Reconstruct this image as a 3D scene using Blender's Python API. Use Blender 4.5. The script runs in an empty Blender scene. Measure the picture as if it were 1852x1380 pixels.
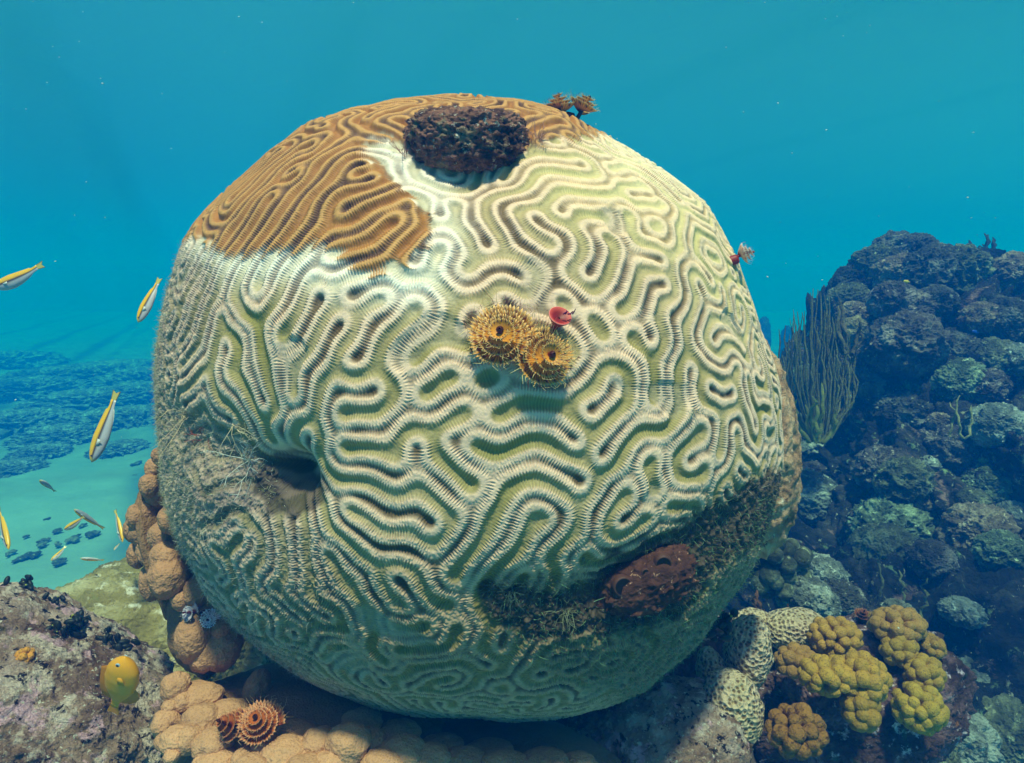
import bpy, math, random
import numpy as np
from mathutils import Vector, Matrix, noise as mnoise

S = bpy.context.scene
COL = S.collection
R_ = math.radians

# ------------------------------------------------------------------ camera, sky, sun, exposure
W, H, F = 1852.0, 1380.0, 1207.0            # photograph size and focal length in pixels
PITCH = R_(8.0)
EYE = np.array([0.0, 0.0, 2.0])
FWD = np.array([0, math.cos(PITCH), -math.sin(PITCH)])
UP = np.array([0, math.sin(PITCH), math.cos(PITCH)])
RIGHT = np.array([1.0, 0, 0])
cam_d = bpy.data.cameras.new("camera")
cam = bpy.data.objects.new("camera", cam_d)
COL.objects.link(cam)
cam.location = EYE
cam.rotation_euler = (R_(90) - PITCH, 0, 0)
cam_d.sensor_width = 36.0
cam_d.lens = F / W * 36.0
cam_d.clip_start = 0.05
cam_d.clip_end = 500
S.camera = cam

SUN_EL, SUN_AZ = R_(69), R_(7)            # azimuth of the sun measured from straight behind the camera, to its left
sun_dir = np.array([math.sin(SUN_AZ) * math.cos(SUN_EL), -math.cos(SUN_AZ) * math.cos(SUN_EL), math.sin(SUN_EL)])
world = bpy.data.worlds.new("World")
S.world = world
world.use_nodes = True
nt = world.node_tree
sky = nt.nodes.new("ShaderNodeTexSky")
sky.sky_type = 'NISHITA'
sky.sun_disc = False
sky.sun_elevation = SUN_EL
sky.dust_density = 4.0
sky.ozone_density = 0.0
sky.air_density = 0.7
sky.sun_rotation = math.atan2(sun_dir[0], sun_dir[1])
bg = nt.nodes["Background"]
bg.inputs["Strength"].default_value = 0.055
nt.links.new(sky.outputs[0], bg.inputs[0])
sl = bpy.data.lights.new("sun", 'SUN')
sl.energy = 5.0
sl.angle = R_(4.0)
sl.color = (1.0, 0.82, 0.66)
sun = bpy.data.objects.new("sun", sl)
COL.objects.link(sun)
sun.rotation_euler = Vector(sun_dir).to_track_quat('Z', 'Y').to_euler()
S.view_settings.view_transform = 'Standard'
S.view_settings.look = 'None'
S.view_settings.exposure = 0.26
S.view_settings.gamma = 1.0
S.cycles.max_bounces = 6
S.cycles.diffuse_bounces = 3
S.cycles.volume_bounces = 2
S.cycles.transparent_max_bounces = 12
S.cycles.use_denoising = True

# ------------------------------------------------------------------ helpers
def at(px, py, depth):
    """the point seen at a pixel of the photograph, a depth in metres ahead of the camera"""
    return EYE + depth * (FWD + RIGHT * ((px - W / 2) / F) + UP * ((H / 2 - py) / F))

def project(p):
    q = np.asarray(p, float) - EYE
    d = q @ FWD
    return W / 2 + F * (q @ RIGHT) / d, H / 2 - F * (q @ UP) / d, d

def tag(o, label=None, cat=None, group=None, kind=None):
    for k, v in (("label", label), ("category", cat), ("group", group), ("kind", kind)):
        if v: o[k] = v
    return o

def link(o, parent=None):
    COL.objects.link(o)
    if parent is not None: o.parent = parent
    return o

def empty(name, loc, label, cat, group=None):
    e = bpy.data.objects.new(name, None)
    e.empty_display_size = .02
    COL.objects.link(e)
    e.location = Vector(loc)
    return tag(e, label, cat, group)

def mesh_obj(name, v, faces, mat, parent=None, cols=None, smooth=True, origin=None):
    """one mesh object from world-space vertices; faces = one (n,k) array or a list of such arrays"""
    v = np.asarray(v, np.float32)
    org = np.zeros(3) if origin is None else np.asarray(origin, float)
    if parent is not None: org = np.array(parent["_org"]) if "_org" in parent else np.array(parent.location)
    fl = faces if isinstance(faces, (list, tuple)) and len(faces) and isinstance(faces[0], np.ndarray) and faces[0].ndim == 2 else [np.asarray(faces)]
    me = bpy.data.meshes.new(name)
    v = v - org.astype(np.float32)
    me.vertices.add(len(v)); me.vertices.foreach_set("co", v.ravel())
    idx = np.concatenate([f.ravel() for f in fl]).astype(np.int32)
    cnt = np.concatenate([np.full(len(f), f.shape[1]) for f in fl])
    st = np.concatenate([[0], np.cumsum(cnt)[:-1]]).astype(np.int32)
    me.loops.add(len(idx)); me.loops.foreach_set("vertex_index", idx)
    me.polygons.add(len(cnt)); me.polygons.foreach_set("loop_start", st)
    me.update(calc_edges=True)
    if smooth: me.polygons.foreach_set("use_smooth", np.ones(len(cnt), bool))
    if cols is not None:
        c = np.ones((len(v), 4), np.float32); c[:, :3] = cols
        a = me.color_attributes.new("tint", 'FLOAT_COLOR', 'POINT')
        a.data.foreach_set("color", c.ravel())
    me.materials.append(mat)
    o = bpy.data.objects.new(name, me)
    COL.objects.link(o)
    if parent is None: o.location = Vector(org)
    else: o.parent = parent
    return o

def srgb(r, g, b):
    c = np.array([r, g, b], float) / 255
    return np.where(c <= .04045, c / 12.92, ((c + .055) / 1.055) ** 2.4)

def sstep(a, b, x):
    t = np.clip((x - a) / (b - a), 0, 1)
    return t * t * (3 - 2 * t)

def noise3(p, seed=0):
    """gradient noise of an (n,3) array, roughly -1..1"""
    p = np.asarray(p, np.float64)
    i = np.floor(p).astype(np.int64); f = p - i
    w = f * f * f * (f * (f * 6 - 15) + 10)
    out = np.zeros(len(p))
    for dx in (0, 1):
        for dy in (0, 1):
            for dz in (0, 1):
                h = ((i[:, 0] + dx) * 374761393 + (i[:, 1] + dy) * 668265263 + (i[:, 2] + dz) * 2147483647 + seed * 1274126177) & 0xffffffff
                h = ((h ^ (h >> 13)) * 1274126177) & 0xffffffff
                h = h ^ (h >> 16)
                gx = (h & 1023) / 511.5 - 1; gy = ((h >> 10) & 1023) / 511.5 - 1; gz = ((h >> 20) & 1023) / 511.5 - 1
                d = gx * (f[:, 0] - dx) + gy * (f[:, 1] - dy) + gz * (f[:, 2] - dz)
                out += d * (w[:, 0] if dx else 1 - w[:, 0]) * (w[:, 1] if dy else 1 - w[:, 1]) * (w[:, 2] if dz else 1 - w[:, 2])
    return out * 1.5

def fbm(p, octv=4, seed=0, gain=.5, ridged=False):
    o = 0; a = 1; s = 0
    for k in range(octv):
        n = noise3(np.asarray(p) * 2 ** k + 17.3 * k, seed + k)
        o = o + a * ((1 - 2 * np.abs(n)) if ridged else n); s += a; a *= gain
    return o / s

_ico = {}
def ico(level):
    """unit icosphere as numpy arrays"""
    if level in _ico: return _ico[level]
    if level == 0:
        t = (1 + 5 ** .5) / 2
        v = np.array([(-1, t, 0), (1, t, 0), (-1, -t, 0), (1, -t, 0), (0, -1, t), (0, 1, t), (0, -1, -t), (0, 1, -t), (t, 0, -1), (t, 0, 1), (-t, 0, -1), (-t, 0, 1)], float)
        f = np.array([(0, 11, 5), (0, 5, 1), (0, 1, 7), (0, 7, 10), (0, 10, 11), (1, 5, 9), (5, 11, 4), (11, 10, 2), (10, 7, 6), (7, 1, 8), (3, 9, 4), (3, 4, 2), (3, 2, 6), (3, 6, 8), (3, 8, 9), (4, 9, 5), (2, 4, 11), (6, 2, 10), (8, 6, 7), (9, 8, 1)])
    else:
        v, f = ico(level - 1)
        n = len(v)
        e = np.sort(np.concatenate([f[:, [0, 1]], f[:, [1, 2]], f[:, [2, 0]]]), 1)
        key = e[:, 0] * n + e[:, 1]
        u, inv = np.unique(key, return_inverse=True)
        mid = (v[u // n] + v[u % n]) / 2
        v = np.concatenate([v, mid]); m = len(f); inv = inv.ravel() + n
        a, b, c = inv[:m], inv[m:2 * m], inv[2 * m:]
        f = np.concatenate([np.stack([f[:, 0], a, c], 1), np.stack([f[:, 1], b, a], 1), np.stack([f[:, 2], c, b], 1), np.stack([a, b, c], 1)])
    v = v / np.linalg.norm(v, axis=1)[:, None]
    _ico[level] = (v, f)
    return v, f

def unit(v):
    v = np.asarray(v, float)
    return v / np.linalg.norm(v)

def frame(n, hint=(0, 0, 1)):
    """rows: two tangents and the direction n"""
    n = unit(n); h = np.asarray(hint, float)
    if abs(n @ unit(h)) > .95: h = np.array([1.0, 0, 0])
    a = unit(np.cross(h, n)); b = np.cross(n, a)
    return np.stack([a, b, n])

def sphere_union(dirs, cs, rs, base):
    """distance along each direction to the outside of a union of balls: rounded lobes with creases between them"""
    out = np.full(len(dirs), base)
    for c, r in zip(cs, rs):
        d = dirs @ c
        q = r * r - (c @ c) + d * d
        out = np.maximum(out, np.where(q > 0, d + np.sqrt(np.maximum(q, 0)), 0))
    return out

def tube(path, rad, sides=6, cap=True):
    """a tapering tube along a path: (verts, quads)"""
    path = np.asarray(path, float); n = len(path)
    rad = np.broadcast_to(np.asarray(rad, float), (n,))
    T = np.gradient(path, axis=0); T /= np.linalg.norm(T, axis=1)[:, None] + 1e-12
    f = frame(T[0]); a = f[0]; vs = []
    ang = np.arange(sides) * 2 * np.pi / sides
    for i in range(n):
        a = unit(a - T[i] * (a @ T[i])); b = np.cross(T[i], a)
        vs.append(path[i] + rad[i] * (np.cos(ang)[:, None] * a + np.sin(ang)[:, None] * b))
    v = np.concatenate(vs)
    q = []
    for i in range(n - 1):
        for k in range(sides):
            k2 = (k + 1) % sides
            q.append((i * sides + k, i * sides + k2, (i + 1) * sides + k2, (i + 1) * sides + k))
    return v, np.array(q)

class Soup:
    """collects pieces of ONE part, with a colour per vertex"""
    def __init__(s): s.v, s.q, s.t, s.c, s.n = [], [], [], [], 0
    def add(s, v, f, c):
        v = np.asarray(v, float); f = np.asarray(f, int)
        c = np.asarray(c, float)
        s.v.append(v); (s.q if f.shape[1] == 4 else s.t).append(f + s.n)
        s.c.append(np.broadcast_to(c, (len(v), 3))); s.n += len(v)
    def build(s, name, mat, parent=None, origin=None, smooth=True):
        fl = [np.concatenate(x) for x in (s.q, s.t) if x]
        return mesh_obj(name, np.concatenate(s.v), fl, mat, parent, np.concatenate(s.c), smooth, origin)

# ------------------------------------------------------------------ materials
def new_mat(name):
    m = bpy.data.materials.new(name); m.use_nodes = True
    return m, m.node_tree, m.node_tree.nodes["Principled BSDF"]

def N(nt, t, **kw):
    n = nt.nodes.new(t)
    for k, v in kw.items():
        if k in n.inputs.keys(): n.inputs[k].default_value = v
        else: setattr(n, k, v)
    return n

def ramp(nt, fac, stops):
    r = nt.nodes.new("ShaderNodeValToRGB")
    e = r.color_ramp.elements
    while len(e) < len(stops): e.new(.5)
    for k, (p, c) in zip(e, stops):
        k.position = p; k.color = (*c, 1)
    nt.links.new(fac, r.inputs[0])
    return r.outputs[0]

def mixc(nt, fac, a, b, mode='MIX'):
    m = nt.nodes.new("ShaderNodeMix"); m.data_type = 'RGBA'; m.blend_type = mode
    for s, x in ((m.inputs[0], fac), (m.inputs[6], a), (m.inputs[7], b)):
        if hasattr(x, "is_output"): nt.links.new(x, s)
        elif isinstance(x, (int, float)): s.default_value = x
        else: s.default_value = (*x, 1)
    return m.outputs[2]

def noise_tex(nt, scale, detail=5, rough=.6, dist=0.0, off=0.0):
    g = nt.nodes.new("ShaderNodeNewGeometry")
    v = g.outputs["Position"]
    if off:
        a = N(nt, "ShaderNodeVectorMath", operation='ADD'); a.inputs[1].default_value = (off, off * .7, off * 1.3)
        nt.links.new(v, a.inputs[0]); v = a.outputs[0]
    n = N(nt, "ShaderNodeTexNoise", Scale=scale, Detail=detail, Roughness=rough, Distortion=dist)
    nt.links.new(v, n.inputs["Vector"])
    return n.outputs[0]

def bump(nt, b, hs):
    """stack of (height socket, strength, distance)"""
    prev = None
    for h, s, d in hs:
        n = N(nt, "ShaderNodeBump", Strength=s, Distance=d)
        nt.links.new(h, n.inputs["Height"])
        if prev: nt.links.new(prev, n.inputs["Normal"])
        prev = n.outputs[0]
    nt.links.new(prev, b.inputs["Normal"])

def voro(nt, scale, feature='F1', rnd=1.0, warp=0.0):
    g = nt.nodes.new("ShaderNodeNewGeometry")
    n = N(nt, "ShaderNodeTexVoronoi", Scale=scale, Randomness=rnd); n.feature = feature
    v = g.outputs["Position"]
    if warp:
        z = N(nt, "ShaderNodeTexNoise", Scale=scale * .5, Detail=2)
        nt.links.new(v, z.inputs["Vector"])
        a = N(nt, "ShaderNodeVectorMath", operation='MULTIPLY_ADD'); a.inputs[1].default_value = (warp,) * 3
        nt.links.new(z.outputs[1], a.inputs[0]); nt.links.new(v, a.inputs[2]); v = a.outputs[0]
    nt.links.new(v, n.inputs["Vector"])
    return n.outputs["Distance"]

def tint_mat(name, rough=.6, spec=.3, speck=None, bumps=(), vary=0.0, vary_scale=30, sss=0.0):
    """colour from the mesh's own tint, with grain"""
    m, nt, b = new_mat(name)
    a = nt.nodes.new("ShaderNodeVertexColor"); a.layer_name = "tint"
    c = a.outputs[0]
    if vary:
        n = noise_tex(nt, vary_scale, 6, .65)
        g = ramp(nt, n, [(.25, (1 - vary,) * 3), (.75, (1 + vary,) * 3)])
        c = mixc(nt, 1.0, c, g, 'MULTIPLY')
    if speck:
        sc, lo, hi, colr = speck
        n = noise_tex(nt, sc, 3, .6)
        f = ramp(nt, n, [(lo, (0, 0, 0)), (hi, (1, 1, 1))])
        c = mixc(nt, f, c, colr)
    nt.links.new(c, b.inputs["Base Color"])
    b.inputs["Roughness"].default_value = rough
    b.inputs["Specular IOR Level"].default_value = spec
    if sss:
        b.inputs["Subsurface Weight"].default_value = sss; b.inputs["Subsurface Scale"].default_value = .01
    if bumps: bump(nt, b, [(noise_tex(nt, s, 4, .6), k, d) for s, k, d in bumps])
    return m

def rock_mat(name, stops, scale=6, off=0.0, specks=((40, .62, .7, (.7, .66, .6)),), bumps=((25, .7, .02), (110, .6, .006)), rough=.85, tint=None):
    m, nt, b = new_mat(name)
    c = ramp(nt, noise_tex(nt, scale, 7, .68, .6, off), stops)
    for k, (sc, lo, hi, col) in enumerate(specks):
        f = ramp(nt, noise_tex(nt, sc, 5, .65, .3, off + 3.1 * k + 1), [(lo, (0, 0, 0)), (hi, (1, 1, 1))])
        c = mixc(nt, f, c, col)
    nt.links.new(c, b.inputs["Base Color"])
    b.inputs["Roughness"].default_value = rough
    b.inputs["Specular IOR Level"].default_value = .2
    bump(nt, b, [(noise_tex(nt, s, 6, .7, 0, off), k, d) for s, k, d in bumps])
    return m

# ------------------------------------------------------------------ seabed, water surface, the water itself
SEA_Z = 3.7
gx = np.concatenate([-np.geomspace(1, 54, 90)[::-1] + .9, np.linspace(0, 0, 1), np.geomspace(1, 54, 90) - .9])
gy = np.concatenate([np.linspace(-8, 12, 180), np.geomspace(12.1, 58, 80)])
X, Y = np.meshgrid(gx, gy)
p2 = np.stack([X.ravel(), Y.ravel(), 0 * X.ravel()], 1)
Z = .16 * fbm(p2 * .35, 3, 11) + .035 * fbm(p2 * 1.6, 3, 12) 
v = p2.copy(); v[:, 2] = Z
nx = len(gx); ny = len(gy)
ii = np.arange(nx * ny).reshape(ny, nx)
quad = np.stack([ii[:-1, :-1].ravel(), ii[:-1, 1:].ravel(), ii[1:, 1:].ravel(), ii[1:, :-1].ravel()], 1)
m, nt, b = new_mat("sand")
c = ramp(nt, noise_tex(nt, 1.2, 6, .65), [(.3, (.20, .27, .24)), (.7, (.29, .38, .34))])
f = ramp(nt, noise_tex(nt, .45, 5, .6, .4, 5), [(.56, (0, 0, 0)), (.66, (1, 1, 1))])
c = mixc(nt, mixc(nt, 1.0, f, (.5, .5, .5), 'MULTIPLY'), c, (.16, .17, .11))
# beyond the sand patch the bottom is dark reef rubble
g = nt.nodes.new("ShaderNodeNewGeometry"); sx = nt.nodes.new("ShaderNodeSeparateXYZ"); nt.links.new(g.outputs["Position"], sx.inputs[0])
ma = N(nt, "ShaderNodeMath", operation='MULTIPLY_ADD'); ma.inputs[1].default_value = -.45; nt.links.new(sx.outputs[0], ma.inputs[0]); nt.links.new(sx.outputs[1], ma.inputs[2])
mb = N(nt, "ShaderNodeMath", operation='MULTIPLY_ADD'); mb.inputs[1].default_value = 5.0; nt.links.new(noise_tex(nt, .5, 6, .65, .8, 9), mb.inputs[0]); nt.links.new(ma.outputs[0], mb.inputs[2])
mr = N(nt, "ShaderNodeMapRange"); mr.inputs[1].default_value = 10.8; mr.inputs[2].default_value = 14.5; nt.links.new(mb.outputs[0], mr.inputs[0])
reefc = ramp(nt, noise_tex(nt, 2.2, 6, .7, .5, 3), [(.35, (.12, .15, .12)), (.7, (.26, .30, .24))])
c = mixc(nt, mr.outputs[0], c, reefc)
nt.links.new(c, b.inputs["Base Color"]); b.inputs["Roughness"].default_value = .95
bump(nt, b, [(noise_tex(nt, 9, 5, .6), .5, .05)])
tag(mesh_obj("seabed", v, quad, m), kind='structure')

m, nt, b = new_mat("water_surface")
nt.nodes.remove(b)
out = nt.nodes["Material Output"]
tr = nt.nodes.new("ShaderNodeBsdfTransparent")
gl = N(nt, "ShaderNodeBsdfGlossy", Roughness=.55); gl.inputs[0].default_value = (.6, .88, 1, 1)
gw_ = nt.nodes.new("ShaderNodeNewGeometry"); mp = nt.nodes.new("ShaderNodeMapping")
mp.inputs["Rotation"].default_value = (0, 0, R_(-25))
nt.links.new(gw_.outputs["Position"], mp.inputs[0])
wn = N(nt, "ShaderNodeTexWave", Scale=.13, Distortion=.6, Detail=1); wn.inputs["Detail Scale"].default_value = 1.2; wn.inputs["Phase Offset"].default_value = 2.5
nt.links.new(mp.outputs[0], wn.inputs["Vector"]); wf = N(nt, "ShaderNodeTexWave", Scale=.34, Distortion=2.0, Detail=2); wf.inputs["Detail Scale"].default_value = 1.5
nt.links.new(mp.outputs[0], wf.inputs["Vector"])
wm = N(nt, "ShaderNodeMath", operation='MAXIMUM'); nt.links.new(wn.outputs["Fac"], wm.inputs[0]); nt.links.new(wf.outputs["Fac"], wm.inputs[1])
w1 = wm.outputs[0]      # bands in the surface's transparency shape sun shafts, standing in for focusing swell
tc = ramp(nt, w1, [(.16, (.28, .29, .30)), (.50, (.88, .89, .9)), (.66, (1.0, 1.0, 1.0))])
nt.links.new(tc, tr.inputs[0])
mx = nt.nodes.new("ShaderNodeMixShader")
# seen from below, the surface mirrors the water outside a cone of about 49 degrees
ge = nt.nodes.new("ShaderNodeNewGeometry")
dp = N(nt, "ShaderNodeVectorMath", operation='DOT_PRODUCT')
nt.links.new(ge.outputs["Normal"], dp.inputs[0]); nt.links.new(ge.outputs["Incoming"], dp.inputs[1])
ab = N(nt, "ShaderNodeMath", operation='ABSOLUTE'); nt.links.new(dp.outputs["Value"], ab.inputs[0])
mm = nt.nodes.new("ShaderNodeMapRange"); mm.interpolation_type = 'SMOOTHSTEP'
mm.inputs[1].default_value = .80; mm.inputs[2].default_value = .55; mm.inputs[3].default_value = .04; mm.inputs[4].default_value = .93
nt.links.new(ab.outputs[0], mm.inputs[0])
nt.links.new(mm.outputs[0], mx.inputs[0]); nt.links.new(tr.outputs[0], mx.inputs[1]); nt.links.new(gl.outputs[0], mx.inputs[2])
nt.links.new(mx.outputs[0], out.inputs[0])
bn = N(nt, "ShaderNodeBump", Strength=.10, Distance=.2)
nt.links.new(noise_tex(nt, 2.2, 4, .55, .5), bn.inputs["Height"]); nt.links.new(bn.outputs[0], gl.inputs["Normal"])
gx2 = np.linspace(-55, 55, 160); gy2 = np.linspace(-40, 70, 160)
X, Y = np.meshgrid(gx2, gy2); pp = np.stack([X.ravel(), Y.ravel(), np.full(X.size, SEA_Z)], 1)
pp[:, 2] += .06 * fbm(pp * .6, 2, 31)
ii = np.arange(160 * 160).reshape(160, 160)
q2 = np.stack([ii[:-1, :-1].ravel(), ii[1:, :-1].ravel(), ii[1:, 1:].ravel(), ii[:-1, 1:].ravel()], 1)
tag(mesh_obj("water_surface", pp, q2, m), kind='structure')

HAZE = dict(density=.155, color=(.0, .165, .74), absorb=(.0, .78, .985), aniso=.25)
m, nt, b = new_mat("haze"); nt.nodes.remove(b)
pv = N(nt, "ShaderNodeVolumePrincipled", Density=HAZE["density"], Anisotropy=HAZE["aniso"])
pv.inputs["Color"].default_value = (*HAZE["color"], 1)
pv.inputs["Absorption Color"].default_value = (*HAZE["absorb"], 1)
nt.links.new(pv.outputs[0], nt.nodes["Material Output"].inputs["Volume"])
x0, x1, y0, y1, z0, z1 = -60, 60, -45, 75, -1.6, SEA_Z + .3
bv = np.array([(x, y, z) for z in (z0, z1) for y in (y0, y1) for x in (x0, x1)], float)
bf = np.array([(0, 2, 3, 1), (4, 5, 7, 6), (0, 1, 5, 4), (2, 6, 7, 3), (0, 4, 6, 2), (1, 3, 7, 5)])
tag(mesh_obj("haze", bv, bf, m, smooth=False), kind='stuff')

# ------------------------------------------------------------------ the brain coral
CR = 0.49                                             # its radius
CC = at(855, 735, 2.315 * .5)                         # its centre
cw = unit(EYE - CC)                                   # from its centre towards the camera
cu = unit(np.cross([0, 0, 1], cw)); cu = cu if cu[0] > 0 else -cu
cv = np.cross(cw, cu)
SPAN, NB, NS = 3.5, 2304, 512                         # the ridges grow on a stereographic sheet, SPAN radii wide

def px_plane(px, py):
    """a pixel of the photograph -> the sheet coordinates of the coral surface seen there"""
    d = unit(at(px, py, 1) - EYE); o = EYE - CC
    bq = o @ d; q = bq * bq - (o @ o - CR * CR)
    t = -bq - math.sqrt(max(q, 0))
    n = unit(o + t * d)
    k = 2 / (1 + n @ cw)
    return np.array([n @ cu * k, n @ cv * k])

SIL = [(569,0),(574,15),(566,29),(572,40),(578,49),(570,58),(564,69),(562,76),(570,84),(577,94),(589,106),(592,118),(588,128),(595,141),(597,150),(583,165),(560,180),(563,203),(566,217),(573,228),(570,242),(569,253),(561,265),(569,278),(578,289),(589,299),(583,309),(582,320),(588,333),(576,345)]
_sa = np.array([a for r, a in SIL], float); _sr = np.array([r for r, a in SIL], float) / 578

def seg_dist(X, Y, a, b):
    ab = b - a; t = np.clip(((X - a[0]) * ab[0] + (Y - a[1]) * ab[1]) / (ab @ ab), 0, 1)
    return np.hypot(X - a[0] - t * ab[0], Y - a[1] - t * ab[1]), t

PIT = px_plane(500, 868); CREASE = px_plane(300, 770); DIMPLE = px_plane(845, 296)
G1, G2, G3 = px_plane(890, 1075), px_plane(1110, 1050), px_plane(1310, 930)

def coral_dir(X, Y):
    r = np.hypot(X, Y); th = 2 * np.arctan(r / 2); rr = np.where(r < 1e-9, 1, r)
    s = np.sin(th)
    return (np.cos(th)[:, None] * cw + (s * X / rr)[:, None] * cu + (s * Y / rr)[:, None] * cv), th

def coral_shape(X, Y):
    """smooth body radius, ridges left out"""
    n, th = coral_dir(X, Y)
    psi = np.degrees(np.arctan2(X, Y)) % 360
    s = np.interp(psi, _sa, _sr, period=360)
    k = 1 + (s - 1) * sstep(.35, 1.1, th)
    k = k + .006 * noise3(n * 2.6, 40) + .006 * noise3(n * 6, 41)
    d = np.hypot(X - PIT[0], Y - PIT[1])
    k = k - .10 * np.exp(-(d / .055) ** 2) - .05 * np.exp(-(d / .24) ** 2)
    d, t = seg_dist(X, Y, PIT, CREASE)
    k = k - (.040 - .020 * t) * np.exp(-(d / .085) ** 2)
    d = np.hypot(X - DIMPLE[0], (Y - DIMPLE[1]) * 1.0)
    k = k - .05 * np.exp(-(d / .17) ** 2)
    for a, b_, dep in ((G1, G2, .022), (G2, G3, .018)):
        d, t = seg_dist(X, Y, a, b_)
        k = k - dep * np.exp(-(d / .085) ** 2) * (1 + .5 * noise3(n * 14, 44))
    return n, th, k * CR

def coral_point(px, py, lift=0.0):
    """world point and outward direction of the coral where the photograph shows pixel (px, py)"""
    P = px_plane(px, py); n, th, k = coral_shape(P[:1], P[1:])
    for _ in range(6):                                # settle on the real surface
        q = CC + n[0] * k[0]; a, b_, _d = project(q)
        P = P + .8 * (px_plane(px, py) - px_plane(a, b_)); n, th, k = coral_shape(P[:1], P[1:])
    return CC + n[0] * (k[0] + lift), n[0]

def fblur(a, s):
    n = a.shape[0]; k = np.fft.fftfreq(n) * 2 * np.pi; kr = np.fft.rfftfreq(n) * 2 * np.pi
    return np.fft.irfft2(np.fft.rfft2(a) * np.exp(-.5 * s * s * (k[:, None] ** 2 + kr[None, :] ** 2)), s=a.shape)

def upsample(u, NN):
    n = u.shape[0]; Fq = np.fft.rfft2(u); G = np.zeros((NN, NN // 2 + 1), complex); h = n // 2
    G[:h, :h] = Fq[:h, :h]; G[-h + 1:, :h] = Fq[-h + 1:, :h]
    return np.fft.irfft2(G, s=(NN, NN)) * (NN / n) ** 2

def meander(lam, steps, guide, seed, eps=1.6, dt=.28):
    """labyrinth of ridges: a pattern-forming relaxation on the sheet, started from the guide plus noise"""
    n = NS; rng = np.random.RandomState(seed); h = SPAN / n
    k = np.fft.fftfreq(n, h) * 2 * np.pi; kr = np.fft.rfftfreq(n, h) * 2 * np.pi
    q = np.sqrt(k[:, None] ** 2 + kr[None, :] ** 2) * lam / (2 * np.pi)
    L = np.maximum(eps - (1 - q * q) ** 2, -30)
    u = .6 * (guide + .35 * fblur(rng.randn(n, n), 1.5) * 5)
    for i in range(steps):
        Fq = np.fft.rfft2(u - dt * u ** 3)
        u = np.fft.irfft2(Fq / (1 - dt * L), s=(n, n))
    return u

def septa(u, period, iters=6, L=17, seed=5):
    """fine combs that run straight across the ridges"""
    n = u.shape[0]; h = SPAN / n
    gy, gx = np.gradient(u)
    a = fblur(gx * gx, 7); b_ = fblur(gx * gy, 7); c = fblur(gy * gy, 7)
    th = .5 * np.arctan2(2 * b_, a - c); dx = np.cos(th); dy = np.sin(th)
    k = np.fft.fftfreq(n, h) * 2 * np.pi; kr = np.fft.rfftfreq(n, h) * 2 * np.pi
    q = np.sqrt(k[:, None] ** 2 + kr[None, :] ** 2) * period / (2 * np.pi)
    B = np.exp(-((q - 1) / .22) ** 2)
    v = np.random.RandomState(seed).randn(n, n)
    J, I = np.meshgrid(np.arange(n), np.arange(n)); idx = []
    for t in (-3, -2, -1, 1, 2, 3):
        xx = (J + np.rint(dx * t * L / 6).astype(int)) % n; yy = (I + np.rint(dy * t * L / 6).astype(int)) % n
        idx.append((yy * n + xx).ravel())
    for it in range(iters):
        v = np.fft.irfft2(np.fft.rfft2(v) * B, s=(n, n)); v = np.tanh(1.2 * v / v.std())
        f = v.ravel(); w = f.copy()
        for i_ in idx: w += f[i_]
        v = (w / 7).reshape(n, n)
    v = np.fft.irfft2(np.fft.rfft2(v) * np.exp(-(q / 1.6) ** 6), s=(n, n))
    return np.tanh(v / v.std() * .9)

# guide for the ridges: rays out of the pit and the dimple, long runs over the brown part
ax = (np.arange(NS) + .5) / NS * SPAN - SPAN / 2
GX, GY = np.meshgrid(ax, ax)
LAM = .073
def rays(c, m, r0, r1, ph=0.0):
    d = np.hypot(GX - c[0], GY - c[1]); a = np.arctan2(GY - c[1], GX - c[0])
    w = np.exp(-(np.maximum(d - r0, 0) / r1) ** 2)
    return w, np.cos(m * a + ph)
guide = np.zeros((NS, NS)); 
def lay(w, g):
    global guide
    guide = guide * (1 - w) + w * g * 1.0
B0 = px_plane(520, 380)
dB = px_plane(560, 330) - px_plane(470, 440); dB = dB / np.linalg.norm(dB)
wB = np.exp(-(((GX - B0[0]) / .5) ** 2 + ((GY - B0[1]) / .38) ** 2))
wob = .5 * fblur(np.random.RandomState(8).randn(NS, NS), 22) * 60
lay(.22 * wB, np.cos(((-dB[1]) * GX + dB[0] * GY) * 2 * np.pi / LAM + wob))
w, g = rays(PIT, 19, .12, .20); lay(.95 * w, g)
w, g = rays(DIMPLE, 25, .20, .09); lay(.9 * w, g)
wl = np.exp(-((GX - px_plane(640, 640)[0]) / .22) ** 2 - ((GY - px_plane(640, 640)[1]) / .18) ** 2)
ua = math.radians(52)
lay(.3 * wl, np.cos((-math.sin(ua) * GX + math.cos(ua) * GY) * 2 * np.pi / LAM + .5 * wob))
U = upsample(meander(LAM, 42, guide, 21), NB)
Vs = septa(U, .0062)
Tn = np.clip(U / (np.sqrt(2 * fblur(U * U, 34)) * 1.25), -1, 1)
del U

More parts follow.
